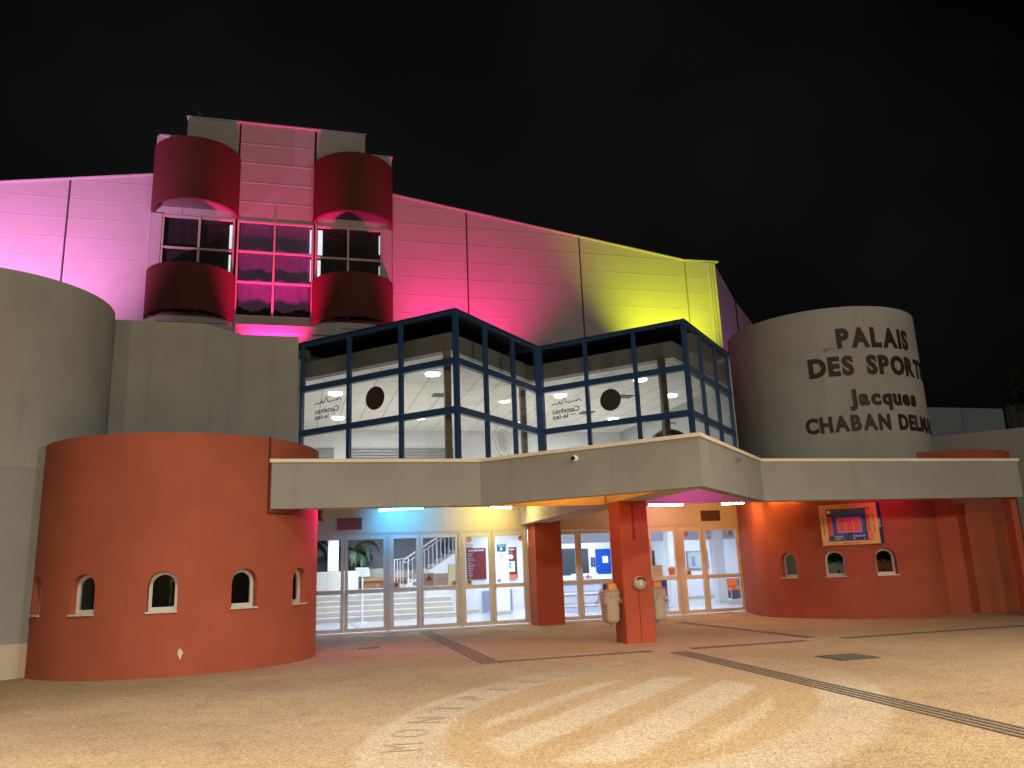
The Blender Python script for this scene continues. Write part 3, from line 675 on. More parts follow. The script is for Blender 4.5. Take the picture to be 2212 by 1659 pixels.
# ------------------------------------------------------------------ seating plan sign on the right rotunda
a0 = radians(-125.7); n = Vector((cos(a0), sin(a0), 0)); tt = Vector((-n.y, n.x, 0)); P = Vector((RC[0], RC[1], 2.24))+n*2.52
t = thing('seating_plan_sign', 'large seating plan sign with yellow border and red court on the right red wall', 'sign', tuple(P))
W, Hh = .66, .495
col = lambda n_, c: simple(n_, c, .45)
b = MB(); b.obox(P, tt, Z_, n, -W, W, -Hh, Hh, -.06, .02); bd = obj('board', b, col('sign_yellow', (.72, .47, .12)), t)
def rect(name, u0, u1, v0, v1, lift, m, par): q = MB(); q.obox(P, tt, Z_, n, u0, u1, v0, v1, .02, .02+lift); return obj(name, q, m, par)
rect('side_band', W, W+.085, -Hh, Hh, .0, col('sign_navy', (.02, .03, .22)), t)
q = MB(); q.obox(P, tt, Z_, n, W, W+.085, -Hh, Hh, -.06, .018); obj('side_band', q, M['navy'], t)
rect('stand_area', -.50, .50, -.40, .38, .002, col('sign_blue', (.015, .03, .20)), t)
rect('stand_band', -.40, .36, .24, .36, .004, col('sign_green', (.04, .16, .16)), t)
rect('stand_band', -.49, -.38, -.27, .20, .004, col('sign_red', (.70, .06, .03)), t)
rect('stand_band', .40, .495, -.385, .36, .004, col('sign_orange', (.80, .24, .05)), t)
rect('court_surround', -.33, .33, -.26, .22, .005, col('sign_court_blue', (.02, .08, .45)), t)
rect('court', -.27, .27, -.19, .15, .007, col('sign_court', (.75, .06, .06)), t)
rect('table', -.05, .05, -.255, -.205, .008, 'black', t)
b = MB()
for z in (-.19, .15): b.obox(P, tt, Z_, n, -.27, .27, z-.004, z+.004, .027, .029)
for x in (-.27, -.09, .09, .27): b.obox(P, tt, Z_, n, x-.003, x+.003, -.19, .15, .027, .0285)
b.disc(P+n*.028+tt*-.44+Z_*.31, tt, Z_, n, .045, .002, 20); obj('court_lines', b, 'signw', t)
b = MB()
Tx = lambda s, u, v, wd, rot=0: lettering(b, s, P+n*.03+tt*u+Z_*v, tt if not rot else Z_*rot, Z_ if not rot else tt*-rot, w=wd, off=.012)
Tx('TRIBUNE EST HAUTE', 0, .425, .36); Tx('TRIBUNE OUEST HAUTE', 0, -.465, .42); Tx('TRIBUNE EST BASSE', 0, .285, .34)
Tx('TRIBUNE NORD HAUTE', -.57, 0, .5, 1); Tx('TRIBUNE SUD HAUTE', .575, 0, .45, 1); Tx('TRIBUNE SUD BASSE', .455, 0, .42, 1); Tx('MUR NORD', -.43, 0, .2, 1)
obj('lettering', b, 'btext', t)
b = MB(); Tx('TRIBUNE', -.27, -.31, .2); Tx('OUEST - C', -.25, -.37, .22); Tx('TRIBUNE VIP', .2, -.31, .28); Tx('B', .08, -.37, .03); Tx('A', .31, -.37, .03); Tx('ENTREE', W+.045, 0, .2, 1)
obj('lettering', b, 'wtext', t)

# ------------------------------------------------------------------ bins and ashtray on the pillar
def wall_bin(x0, side, y, label):
    """side -1: hangs on the left face (opening to -X)"""
    t = thing('litter_bin', label, 'bin', (x0, y, .38), 'beige litter bins hung on the front pillar')
    cx = x0+side*.19
    def ring(z, hw, hd, n=24, dx=0, pw=.45):
        o = []
        for k in range(n):
            q = 2*pi*k/n; cx_, sx_ = cos(q), sin(q)
            o.append((cx+dx+hw*math.copysign(abs(cx_)**pw, cx_), y+hd*math.copysign(abs(sx_)**pw, sx_), z))
        return o
    zs = [.40, .385, .40, .43]; b = MB(); rings = [ring(.385, .11, .13), ring(.40, .125, .15), ring(.43, .135, .165)]
    for k in range(6):
        z = .45+k*.085; g = .003*k
        rings += [ring(z, .138+g*1.2, .17+g*1.6), ring(z+.066, .141+g*1.2, .175+g*1.6), ring(z+.070, .133+g*1.2, .168+g*1.6), ring(z+.081, .133+g*1.2, .168+g*1.6)]
    rings += [ring(.97, .160, .20), ring(.97, .14, .18), ring(.9, .135, .17)]
    b.loft(rings, True, False); obj('body', b, 'bin', t, smooth=True)
    b = MB(); b.box(min(x0, x0+side*.05), max(x0, x0+side*.05), y-.05, y+.05, .42, .95); b.tube([(cx, y, .33), (cx, y, .39)], .02, 8); obj('bracket', b, 'metal', t)
    # bag folded over the rim
    b = MB(); rg = []; nn = 40
    for (z, hw, amp) in ((1.02, .13, .005), (1.01, .165, .008), (.97, .178, .01), (.90, .180, .016), (.84, .186, .03), (.79, .19, .045)):
        r_ = []
        for k in range(nn):
            q = 2*pi*k/nn; wob = amp*(sin(5*q+z*9)+.6*sin(11*q+2)); cx_, sx_ = cos(q), sin(q)
            out_ = side*cx_; dz = -(.10*max(0, out_)**2)*(1.0 if z < .95 else 0)+amp*sin(7*q)*1.2
            r_.append((cx+(hw+wob+(.03*max(0, out_) if z < .93 else 0))*math.copysign(abs(cx_)**.6, cx_), y+(hw*1.18+wob)*math.copysign(abs(sx_)**.6, sx_), z+dz))
        rg.append(r_)
    b.loft(rg, False, False); obj('bag', b, 'bag', t, smooth=True)
    # orange hood with a slanted dark mouth
    b = MB(); rg = []
    for z, s_ in ((.99, 1.0), (1.05, .98), (1.10, .9), (1.125, .7), (1.13, .3)):
        r_ = ring(z, .135*s_, .17*s_)
        r_ = [(p[0] if side*(p[0]-cx) < .06 else cx+side*(.06+.35*(side*(p[0]-cx)-.06)), p[1], p[2]) for p in r_]; rg.append(r_)
    b.loft(rg, False, True); obj('lid', b, simple('orange_lid', (.55, .22, .03), .5), t, smooth=True)
    b = MB(); b.disc((cx+side*.088, y-.0, 1.05), Y_, Z_, Vector((side, 0, 0)), .072, .012, 20)
    b.add([(cx+side*.02, y-.155, 1.0), (cx+side*.115, y-.12, .985), (cx+side*.09, y-.11, 1.10), (cx+side*.03, y-.135, 1.09)], [(0, 1, 2, 3)]); obj('mouth', b, 'black', t)
wall_bin(6.128, -1, 14.98, 'beige litter bin with plastic bag hung on the left side of the front pillar')
wall_bin(6.732, 1, 15.0, 'beige litter bin half hidden on the right side of the front pillar')
t = thing('wall_ashtray', 'round beige ashtray on the face of the front pillar', 'ashtray', (6.45, 14.7, 1.1))
P = Vector((6.45, 14.697, 1.105))
b = MB(); rg = [[P+FN*d+(X_*cos(2*pi*k/28)+Z_*sin(2*pi*k/28))*r for k in range(28)] for d, r in ((0, .125), (.03, .135), (.06, .13), (.085, .11), (.1, .07), (.105, .02))]
b.loft(rg, True, True); obj('body', b, simple('ashtray_shell', (.42, .36, .27), .4), t, smooth=True)
b = MB(); pts = []
for k in range(13): q = radians(20+k*10); pts.append(P+FN*.094+(X_*cos(q)+Z_*sin(q))*.118)
for k in range(12, -1, -1): q = radians(20+k*10); pts.append(P+FN*.103+(X_*cos(q)+Z_*sin(q)*.9)*.078)
b.add(pts, [tuple(range(len(pts)))]); obj('slot', b, 'black', t)
b = MB(); b.obox(P+FN*.106, X_, Z_, FN, -.028, .028, -.04, .015, 0, .002); obj('label_plate', b, 'wframe', t)

# ------------------------------------------------------------------ glass pavilion above the canopy
G = [(.07, 18.85), (3.18, 15.74), (5.79, 18.35), (8.44, 15.70), (11.07, 18.33)]
gp = thing('glass_pavilion', 'blue framed zigzag glass pavilion above the canopy', 'building', (5.6, 18, 3.35))
def face(i):
    a, q = Vector((*G[i], 0)), Vector((*G[i+1], 0)); d = (q-a); L = d.length; d.normalize(); n = Vector((d.y, -d.x, 0)); return a, d, n, L
fb = MB()
ZT = [4.62, 4.76, 5.66, 5.80, 6.76]
for i in range(4):
    a, d, n, L = face(i)
    def bar(u0, u1, z0, z1, o=.0, th=.09): fb.obox(a, d, Z_, n, u0, u1, z0, z1, -th+o, o)
    bar(.0, L, 6.76, 6.83, .02, .07)
    vx = [L/3, 2*L/3]
    segs = [(3.45, 4.62), (4.76, 5.66), (5.80, 6.76)]
    bar(0.0, L, 4.62, 4.76, .012, .12); bar(0.0, L, 5.66, 5.80, .012, .12)
    for z0, z1 in segs:
        for v in vx: bar(v-.042, v+.042, z0, z1)
        bar(.003, .075, z0, z1, .004); bar(L-.075, L-.003, z0, z1, .004)
    xs = [.075, L/3-.042, L/3+.042, 2*L/3-.042, 2*L/3+.042, L-.075]
    for z0, z1 in segs:
        for k in range(3):
            b = MB(); b.obox(a, d, Z_, n, xs[2*k], xs[2*k+1], z0, z1, -.045, -.037); obj('pane', b, 'glass', gp)
obj('frame', fb, 'blue', gp)
b = MB(); b.prism([(G[0][0]-.12, G[0][1]+.02)]+[(x, y-.03) for x, y in G[1:2]]+[(G[2][0], G[2][1]-.03), (G[3][0], G[3][1]-.03), (G[4][0]+.05, G[4][1]), (11.2, 28), (.0, 28)], 6.831, 6.858); obj('roof', b, 'black', gp)
b = MB()
for i in (1, 3):
    p = Vector((*G[i], 0)); b.prism([(p.x-.07, p.y+.01), (p.x, p.y-.06), (p.x+.07, p.y+.01), (p.x, p.y+.09)], 3.4, 6.82)
p = G[2]; b.prism([(p[0]-.06, p[1]-.05), (p[0], p[1]-.1), (p[0]+.06, p[1]-.05), (p[0], p[1]+.06)], 3.4, 6.82)
objs('corner_post', b, 'blue', gp)
gi = offs(G, .45); gi[0] = (.15, G[0][1]+.5); gi[-1] = (11.3, G[-1][1]+.55)
b = MB(); b.prism(G+[(11.4, 18.5), (11.4, 29), (0, 29)], 3.36, 3.44); obj('floor', b, simple('pavilion_floor', (.72, .70, .66), .5), gp)
b = polywall(gi, .12, 6.13, 6.52); obj('bulkhead', b, simple('dull_plaster', (.20, .19, .17), .9, var=.1), gp)
b = polywall(gi, .10, 6.05, 6.129, .01); obj('ceiling_edge', b, 'white', gp)
gj = offs(gi, .1); b = MB(); b.prism(gj+[(11.35, 26.2), (.1, 26.2)], 6.08, 6.12); obj('ceiling', b, 'ctile', gp)
b = MB(); b.box(-.05, 11.6, 26.0, 26.1, 3.44, 6.08); obj('back_wall', b, simple('pavilion_wall', (.66, .67, .70), .7), gp)
b = MB(); b.box(-.03, .12, 19.1, 26, 3.44, 6.7); b.box(11.09, 11.19, 18.46, 26, 3.44, 6.7); objs('side_wall', b, simple('pavilion_side', (.42, .44, .45), .8), gp)
b = MB()
for x0, x1 in ((.64, 1.2), (1.6, 5.1)):
    for k in range(9): b.box(x0, x1, 25.94, 25.99, 4.72+k*.09, 4.72+k*.09+.055)
objs('shutter', b, simple('shutter_slats', (.28, .29, .31), .5), gp)
b = MB()
for (x, y) in ((3.12, 16.45), (6.0, 18.95), (5.55, 19.1), (8.2, 16.5)): b.box(x-.07, x+.07, y-.07, y+.07, 3.44, 6.13)
objs('inner_post', b, 'post', gp)
for x, y in ((.96, 20.5), (3.1, 18.2), (3.6, 23.6), (6.95, 20.2), (8.42, 18.2), (10.1, 19.9), (9.8, 23.4), (1.2, 23.8), (6.9, 24.4)):
    q = thing('round_ceiling_lamp', None, 'ceiling lamp', (x, y, 6.0), 'round ceiling lamps inside the pavilion')
    q['label'] = 'round white ceiling lamp lit inside the glass pavilion'
    b = MB(); b.disc((x, y, 6.055), X_, Y_, Z_, .19, .024, 28); obj('rim', b, 'white', q); b = MB(); b.disc((x, y, 6.01), X_, Y_, Z_, .17, .044, 28); obj('diffuser', b, 'lampu', q)
for x, y in ((3.7, 20.6), (8.9, 20.3), (8.6, 22.6)):
    b = MB(); b.box(x-.2, x+.2, y-.2, y+.2, 6.06, 6.078); obj('ceiling_vent', b, simple('vent_grille', (.12, .12, .12), .7), gp)
# window lettering (seen from its back) and crest discs
def onface(i, u, z, lift=.0): a, d, n, L = face(i); return a+d*u+Z_*z+n*lift, d, n
def skyline(mb, P, U, N, w):
    pts = [(-.5, -.04), (-.42, .03), (-.36, .0), (-.30, -.01), (-.26, .06), (-.22, .02), (-.21, .12), (-.205, .0), (-.12, .02), (-.10, .16), (-.06, .20), (-.02, .14), (.0, .02), (.06, .02), (.08, -.02), (.18, .05), (.26, .02), (.34, .07), (.36, .0), (.40, .09), (.46, .07), (.5, -.01)]
    for k in range(len(pts)-1):
        p, q = pts[k], pts[k+1]; mb.bar(P+U*(-p[0]*w)*-1+Z_*p[1]*w*.8, P+U*(q[0]*w)+Z_*q[1]*w*.8, .004, .018)
def castel(i, u, label):
    P, d, n = onface(i, u, 5.33, -.034); b = MB(); skyline(b, P, d, n, .8)
    lettering(b, 'Castelnau', onface(i, u-.02, 5.10, -.034)[0], d, Z_, w=.72, h=.125, off=.02, mirror=True)
    lettering(b, 'le-lez', onface(i, u-.18, 4.965, -.034)[0], d, Z_, w=.42, h=.11, off=.02, mirror=True)
    b.bar(onface(i, u+.1, 5.03, -.034)[0], onface(i, u+.24, 5.04, -.034)[0], .004, .016)
    obj('window_lettering', b, 'stick', gp)
castel(0, .84, ''); castel(2, .68, '')
def crest(i, u, z, r):
    P, d, n = onface(i, u, z, -.034); b = MB(); b.disc(P, d, Z_, n, r, .003, 40); s = obj('crest_disc', b, 'disc', gp)
    b = MB(); U = (d*.85-Z_*.53).normalized(); V = (d*.53+Z_*.85).normalized()
    for o_, l in ((.10, .13), (.03, .17), (-.04, .17), (-.11, .13)): b.obox(P+n*.004, U, V, n, -l, l, o_-.017, o_+.017, 0, .001)
    b.disc(P+n*.003, d, Z_, n, r*.97, .001, 40, r*.9); obj('crest_stripes', b, 'disc2', s)
crest(0, 2.22, 5.23, .262); crest(2, 1.83, 5.245, .262)
P, d, n = onface(1, 1.85, 4.27, -.033); b = MB(); b.disc(P, d, Z_, n, .36, .002, 40, .345); b.disc(P, d, Z_, n, .25, .002, 40, .235)  # pale crest outline on the second glass face
U = (d*.6-Z_*.8).normalized(); V = (d*.8+Z_*.6).normalized()
for o_, l in ((.12, .15), (.03, .21), (-.06, .21), (-.15, .13)): b.obox(P, U, V, n, -l, l, o_-.018, o_+.018, 0, .002)
obj('crest_outline', b, simple('pale_crest', (.75, .73, .68), .6), gp)
# round black kettle barbecue shape behind the glass
t = thing('kettle_grill', 'black domed kettle with a handle behind the right glass of the pavilion', 'grill', (8.58, 17.2, 3.44))
P = Vector((8.58, 17.2, 4.16)); b = MB(); rg = [[P+Z_*(.42*sin(q))+(X_*cos(2*pi*k/28)+Y_*sin(2*pi*k/28))*.50*cos(q) for k in range(28)] for q in [radians(j) for j in (-60, -40, -20, 0, 15, 30, 45, 60, 75, 88)]]
b.loft(rg); obj('bowl', b, 'black', t, smooth=True)
b = MB(); b.tube([P+Vector((-.15, 0, .39)), P+Vector((-.14, 0, .53)), P+Vector((-.08, 0, .56)), P+Vector((.18, 0, .58)), P+Vector((.22, 0, .54))], .013, 8); obj('handle', b, 'black', t)
b = MB(); b.tube([P+Vector((-.2, 0, -.2)), P+Vector((-.25, 0, -.18-.0))], .02, 8); 
for q in (0, 120, 240): b.tube([P+Vector((.2*cos(radians(q)), .2*sin(radians(q)), -.05)), P+Vector((.36*cos(radians(q)), .36*sin(radians(q)), -.71))], .015, 8)
obj('legs', b, 'black', t)

# ------------------------------------------------------------------ hall wall with tower shaft, drums, windows
hw_ = thing('hall_building', 'large panelled sports hall lit pink, magenta and yellow behind the entrance', 'building', (0, 30, 6.6))
YH = 30.0
def top_l(x): return 16.50-(-5.4-x)*.159
def top_r(x): return 16.50-(x-3.58)*.153 if x < 16.44 else 14.52
pm = MB(); rm = MB()
def bay(x0, x1, topf, z0=6.6):
    g_ = .035
    pts = [(x0+g_, z0), (x1-g_, z0), (x1-g_, topf(x1-g_)), (x0+g_, topf(x0+g_))]
    for yy in ():
        pass
    n = 4; vs = [(x, YH, z) for x, z in pts]+[(x, YH+.2, z) for x, z in pts]
    pm.add(vs, [(0, 1, 2, 3), (7, 6, 5, 4)]+[(i, i+4, (i+1) % 4+4, (i+1) % 4) for i in range(4)])
    z = 16.04-.7575*14
    while z < 18:
        # ridge lines, cut where the sloped roof edge passes
        a_, b_ = x0+g_, x1-g_
        if z > z0:
            if topf(a_) < z+.02 and topf(b_) < z+.02: break
            xs = [a_+(b_-a_)*k/40 for k in range(41) if topf(a_+(b_-a_)*k/40) > z+.05]
            if len(xs) > 1: rm.box(xs[0], xs[-1], YH-.008, YH+.01, z-.013, z+.012)
        z += .7575
for x0, x1 in ((-20, -16), (-16, -12.1), (-12.1, -8.2), (-8.2, -5.36)): bay(x0, x1, top_l)
for x0, x1 in ((3.53, 6.62), (6.62, 11.53), (11.53, 16.44), (16.44, 17.9)): bay(x0, x1, top_r)
pm.add(rm.v, rm.f); obj('wall', pm, 'panel', hw_)
b = MB(); b.add([(-20, YH+.2, 6.6), (17.9, YH+.2, 6.6), (17.9, YH+.2, 14.4), (16.44, YH+.2, 14.45), (3.5, YH+.2, 16.4), (-5.4, YH+.2, 16.4), (-20, YH+.2, 14.1)], [(0, 1, 2, 3, 4, 5, 6)]); obj('backing', b, 'dark', hw_)
b = MB()
def coping(x0, z0, x1, z1): b.obox((x0, YH, z0), Vector((x1-x0, 0, z1-z0)).normalized(), Y_, Vector((-(z1-z0), 0, x1-x0)).normalized(), 0, hypot(x1-x0, z1-z0), -.05, .25, .0, .055)
coping(-20, top_l(-20), -5.36, top_l(-5.36)); coping(3.53, top_r(3.53), 16.44, 14.53); coping(16.43, 14.535, 18.1, 14.56)
objs('coping', b, 'panel', hw_)
b = MB()
for x in (17.58, 17.72, 17.86): b.box(x, x+.05, YH-.05, YH+.05, 6.6, 14.53)
objs('corner_trim', b, 'panel', hw_)
b = MB(); pts = [(17.92, 30.02, 14.5), (20.17, 32.27, 13.65), (22.5, 34.6, 13.35)]
b.add([(17.92, 30.02, 6), (20.17, 32.27, 6), (22.5, 34.6, 6)]+pts, [(0, 1, 4, 3), (1, 2, 5, 4)]); obj('side_wall', b, 'panel', hw_)
b = MB(); b.bar((20.17, 32.25, 6), (20.17, 32.25, 13.6), .06); obj('side_joint', b, 'dark', hw_)
# tower shaft front (panels around the window bay)
b = MB(); rm = MB(); YT = YH-.03
def tp(x0, x1, z0, z1, lines=True, off=0):
    b.box(x0, x1, YT-off, YH+.3, z0, z1)
    if lines:
        z = 18.17-.825*12
        while z < z1-.1:
            if z > z0+.1: rm.box(x0, x1, YT-off-.007, YT-off+.005, z-.012, z+.012)
            z += .825
tp(-4.31, -2.41, 14.93, 19.04); tp(-2.34, .46, 14.93, 19.04); tp(.55, 2.46, 14.93, 19.06)
tp(-5.37, -4.33, 14.93, 18.14, False); tp(2.47, 3.53, 14.93, 18.14, False)
tp(-5.37, -5.0, 10.4, 14.93, False, .05); tp(3.16, 3.53, 10.4, 14.93, False, .05)
tp(-5.0, 3.16, 10.72, 11.03, False, .10); tp(-5.0, 3.16, 6.6, 10.715, False)
b.box(-2.25, 1.57, YT-.22, YT-.0, 10.40, 10.69)
objs('shaft_wall', b, 'panel', hw_); obj('panel_joint', rm, simple('joint_ridge2', (.66, .65, .64), .7), hw_)
b = MB(); b.box(-2.41, -2.34, YT+.05, YH+.3, 11.05, 19.0); b.box(.46, .55, YT+.05, YH+.3, 14.9, 19.0); b.box(-5.3, 3.5, YH+.9, YH+1, 6.6, 18); objs('dark_joint', b, 'dark', hw_)
b = MB(); b.box(-5.3, -4.31, YH-.08, YH+.3, 18.14, 18.20); b.box(-4.36, 2.50, YH-.09, YH+.3, 19.045, 19.10); b.box(2.46, 3.58, YH-.08, YH+.3, 18.14, 18.2); objs('shaft_coping', b, 'panel', hw_)
# window bay
def bay_window(x0, x1, xm, z0, z1, trans, curtain, label=None):
    f = MB(); y0, y1 = YH-.06, YH+.04
    f.box(x0, x0+.07, y0, y1, z0, z1); f.box(x1-.07, x1, y0, y1, z0, z1); f.box(xm-.04, xm+.04, y0-.02, y1, z0, z1)
    f.box(x0+.07, x1-.07, y0+.005, y1, z1-.08, z1-.001); f.box(x0+.07, x1-.07, y0+.005, y1, z0+.001, z0+.06)
    for z in trans: f.box(x0+.07, xm-.04, y0+.01, y1, z-.035, z+.035); f.box(xm+.04, x1-.07, y0+.01, y1, z-.035, z+.035)
    w_ = obj('window', f, 'wframe', hw_)
    zz = [z0+.06]+[q for z in sorted(trans) for q in (z-.035, z+.035)]+[z1-.08]
    for k in range(len(zz)//2):
        for a_, b__ in ((x0+.07, xm-.04), (xm+.04, x1-.07)):
            p = MB(); p.box(a_, b__, YH-.012, YH-.004, zz[2*k], zz[2*k+1]); obj('pane', p, 'glass', w_)
    c_ = MB(); n = 90; za = z0+.30
    for xa, xb in ((x0+.1, xm-.06), (xm+.06, x1-.1-(.0))):
        top_ = []; bot = []
        for k in range(n+1):
            x = xa+(xb-xa)*k/n; yy = YH+.075+.010*sin(x*13+2*sin(x*3.1))+.0015*sin(x*37)
            top_.append((x, yy, z1-.02)); bot.append((x, yy+.02*sin(x*7), za+.09*sin(x*5.3+1)+.05*abs(sin(x*11))))
        c_.add(top_+bot, [(k, k+1, n+2+k, n+1+k) for k in range(n)])
    obj('curtain', c_, curtain, w_, smooth=True)
    return w_
bay_window(-2.33, .50, -.96, 11.05, 14.92, (13.65, 12.42), 'curtain')
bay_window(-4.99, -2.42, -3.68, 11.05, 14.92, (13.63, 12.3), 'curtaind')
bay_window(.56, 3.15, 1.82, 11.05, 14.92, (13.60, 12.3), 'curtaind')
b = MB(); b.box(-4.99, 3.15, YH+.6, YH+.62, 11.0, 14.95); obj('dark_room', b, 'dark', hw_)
b = MB()
for x0, x1, z0, z1 in ((-2.61, -2.51, 13.75, 14.72), (-2.60, -2.53, 12.45, 13.5), (.36, .42, 13.75, 14.75), (.66, .84, 13.72, 14.76), (.66, .78, 12.45, 13.5), (.39, .42, 12.6, 13.5), (3.03, 3.07, 13.9, 14.7), (3.03, 3.06, 12.6, 13.4)): b.box(x0, x1, YH+.05, YH+.06, z0, z1)
objs('lit_curtain_gap', b, 'gap', hw_)
b = MB(); b.box(-.985, -.935, YH-.085, YH-.031, 14.93, 15.22); obj('fin', b, 'panel', hw_)
def drum(cx, z0, z1):
    b = MB(); b.shell((cx, YH-.0), 1.55, 1.43, 180, 360, z0, z1, 48); return obj('drum', b, 'drum', hw_, smooth=True)
for cx in (-3.85, 2.02):
    drum(cx, 14.97, 17.42); drum(cx, 10.78, 12.52)
# soffit inside the upper drums
b = MB()
for cx in (-3.85, 2.02):
    pts = [(cx+1.42*cos(radians(q)), YH+1.42*sin(radians(q))) for q in range(180, 361, 6)]; b.prism(pts, 15.25, 15.3); b.prism(pts, 17.1, 17.15)
objs('drum_soffit', b, simple('drum_soffit_paint', (.16, .14, .13), .9), hw_)
b = MB(); b.tube([(-4.02, 30.1, 19.05), (-4.02, 30.1, 19.62)], .015, 6); b.box(-3.95, -3.83, 30.05, 30.15, 19.1, 19.38); obj('antenna', b, 'metal', label='small antenna and box on top of the pink shaft', cat='antenna')
for i, (p, c, t_, e, a_) in enumerate(FLOOD):
    nm = ['violet floodlight on the left roof terrace', 'magenta floodlight below the central windows', 'magenta floodlight right of the drums', 'yellow floodlight at the right end of the hall', 'purple floodlight beside the hall corner'][i]
    q = thing('floodlight', nm, 'floodlight', (p[0], p[1]-.12, p[2]-.3), 'coloured floodlights on the roof terrace')
    m_ = MB(); m_.box(p[0]-.2, p[0]+.2, p[1]-.32, p[1]-.2, p[2]-.2, p[2]+.1); obj('housing', m_, 'black', q)
    m_ = MB(); m_.bar((p[0]-.23, p[1]-.25, 6.9), (p[0]-.23, p[1]-.25, p[2]), .03); m_.bar((p[0]+.23, p[1]-.25, 6.9), (p[0]+.23, p[1]-.25, p[2]), .03); objs('bracket', m_, 'metal', q)

# ------------------------------------------------------------------ background on the right
t = thing('annex_building', 'pale blue grey panelled annex behind the lettered tower', 'building', (27, 30, 0))
b = MB(); b.box(22.2, 30.06, 30.0, 34, 0, 8.1); b.box(30.1, 32.5, 30.0, 34, 0, 8.1); objs('wall_panel', b, 'annex', t)
b = MB(); b.box(30.06, 30.1, 30.05, 34, 0, 8.09); obj('joint', b, 'dark', t)
b = MB(); b.prism([(20.6, 26.0), (26.9, 19.7), (27.1, 19.9), (20.8, 26.2)], 0, 5.66); obj('side_wall', b, 'grey', label='low grey rendered wall between the tower and the right edge', cat='wall', origin=(23.8, 22.9, 0))
t = thing('slatted_screen', 'dark slatted screen at the far right behind the grey wall', 'screen', (33.8, 28.7, 0))
b = MB(); b.prism([(32.55, 29.9), (36, 26.4), (36.2, 26.6), (32.8, 30.1)], 0, 8.2); obj('panel', b, 'black', t)
b = MB()
for k in range(14): b.obox((32.55, 29.9, 0), Vector((S7, -S7, 0)), Z_, Vector((-S7, -S7, 0)), .1+k*.34, .1+k*.34+.14, 0, 8.3, 0, .06)
obj('slats', b, 'slat', t)
def palm(loc, h, R, nf, label, seed, droop=1.0, r0=.16, group=None):
    rnd = random.Random(seed); x, y, z = loc
    t = thing('palm_tree', label, 'palm', loc, group)
    b = MB(); pts = []; rad = []
    for k in range(16): pts.append((x+.03*sin(k), y, z+h*k/15)); rad.append(r0*(1-.25*k/15)*(1.08 if k % 2 else .95))
    b.tube(pts, rad, 12); obj('trunk', b, 'trunk', t, smooth=True)
    b = MB(); top = Vector((x, y, z+h))
    for f in range(nf):
        az_ = 2*pi*f/nf+rnd.uniform(-.25, .25); el = radians(rnd.choice([15, 35, 55, 72])+rnd.uniform(-8, 8)); L = R*rnd.uniform(.85, 1.1)
        d = Vector((cos(az_), sin(az_), 0)); prev = top; sp = []
        for k in range(15):
            e = el-droop*(k/14)**1.3*1.9; prev = prev+(d*cos(e)+Z_*sin(e))*(L/14); sp.append((prev.copy(), (d*cos(e)+Z_*sin(e))))
        b.tube([p for p, _ in sp], [.018*(1-k/16) for k in range(15)], 5)
        side = d.cross(Z_)
        for k in range(2, 15):
            for sub in range(3):
                p, dr = sp[k]; p = p-dr*(L/14)*(sub/3)
                for sg in (-1, 1):
                    ll = R*.30*(1-abs(k/14-.45)*.9)*rnd.uniform(.85, 1.1); v = (side*sg*.75+dr*.7-Z_*.35*rnd.uniform(.6, 1.6)).normalized()
                    wv = dr.cross(v).normalized()*.0+dr*.018
                    m_ = p+v*ll*.5; q = p+v*ll-Z_*ll*.25; b.add([p-wv*.4, p+wv*.4, m_+wv, q, m_-wv], [(0, 1, 2, 3, 4)])
    obj('crown', b, 'foliage', t)
    return t
palm((31.9, 26.8, 0), 8.3, 2.2, 18, 'palm tree whose frond tips reach in at the right edge', 3)

# ------------------------------------------------------------------ lobby behind the doors
lb = thing('lobby', 'bright white lobby interior seen through the entrance doors', 'room', (9, 28, 0))
b = MB(); b.box(-.1, 19, 21.98, 34.2, -.05, .03); obj('floor', b, 'floor', lb)
b = MB(); b.box(-.2, 19, 21.96, 34.2, 3.0, 3.1); obj('ceiling', b, 'lobbyw', lb)
b = MB(); b.box(4.9, 19, 33.8, 34, .03, 3.0); b.box(18.3, 18.5, 22, 34, .03, 3.0); objs('wall', b, 'lobbyw', lb)
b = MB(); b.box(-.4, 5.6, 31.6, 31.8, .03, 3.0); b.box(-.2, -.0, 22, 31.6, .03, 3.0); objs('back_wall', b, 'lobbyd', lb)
b = MB(); b.box(6.0, 6.95, 29.0, 29.3, .03, 3.0); b.box(6.95, 8.6, 29.8, 30.0, .03, 3.0); b.box(9.4, 13.3, 30.2, 30.4, .03, 3.0); b.box(13.3, 18.3, 31.2, 31.4, .03, 3.0); objs('partition', b, 'lobbyw', lb)
b = MB(); b.box(6.60, 7.07, 26.8, 27.3, .03, 3.0); b.box(12.35, 12.62, 25.5, 25.8, .03, 3.0); b.box(15.5, 15.88, 28, 28.4, .03, 3.0); b.box(1.2, 1.56, 29.4, 29.7, 1.67, 3.0); objs('column', b, 'white', lb)
b = MB(); b.box(6.58, 7.09, 26.78, 27.32, .03, .15); b.box(6.0, 6.5, 28.98, 29.0, .03, .15); b.box(15.3, 18.2, 31.18, 31.2, .03, .15); b.box(13.3, 15.2, 31.18, 31.2, .03, .15); objs('skirting', b, 'stone', lb)
b = MB(); b.box(6.62, 6.88, 28.93, 28.97, .03, .78); b.box(7.72, 7.92, 29.72, 29.78, .03, .78); objs('radiator', b, simple('blue_grey_radiator', (.22, .25, .36), .5), lb)
b = MB(); b.box(8.2, 19, 28.2, 28.6, 2.35, 3.0); obj('beam', b, simple('lobby_beam', (.50, .52, .60), .7), lb)
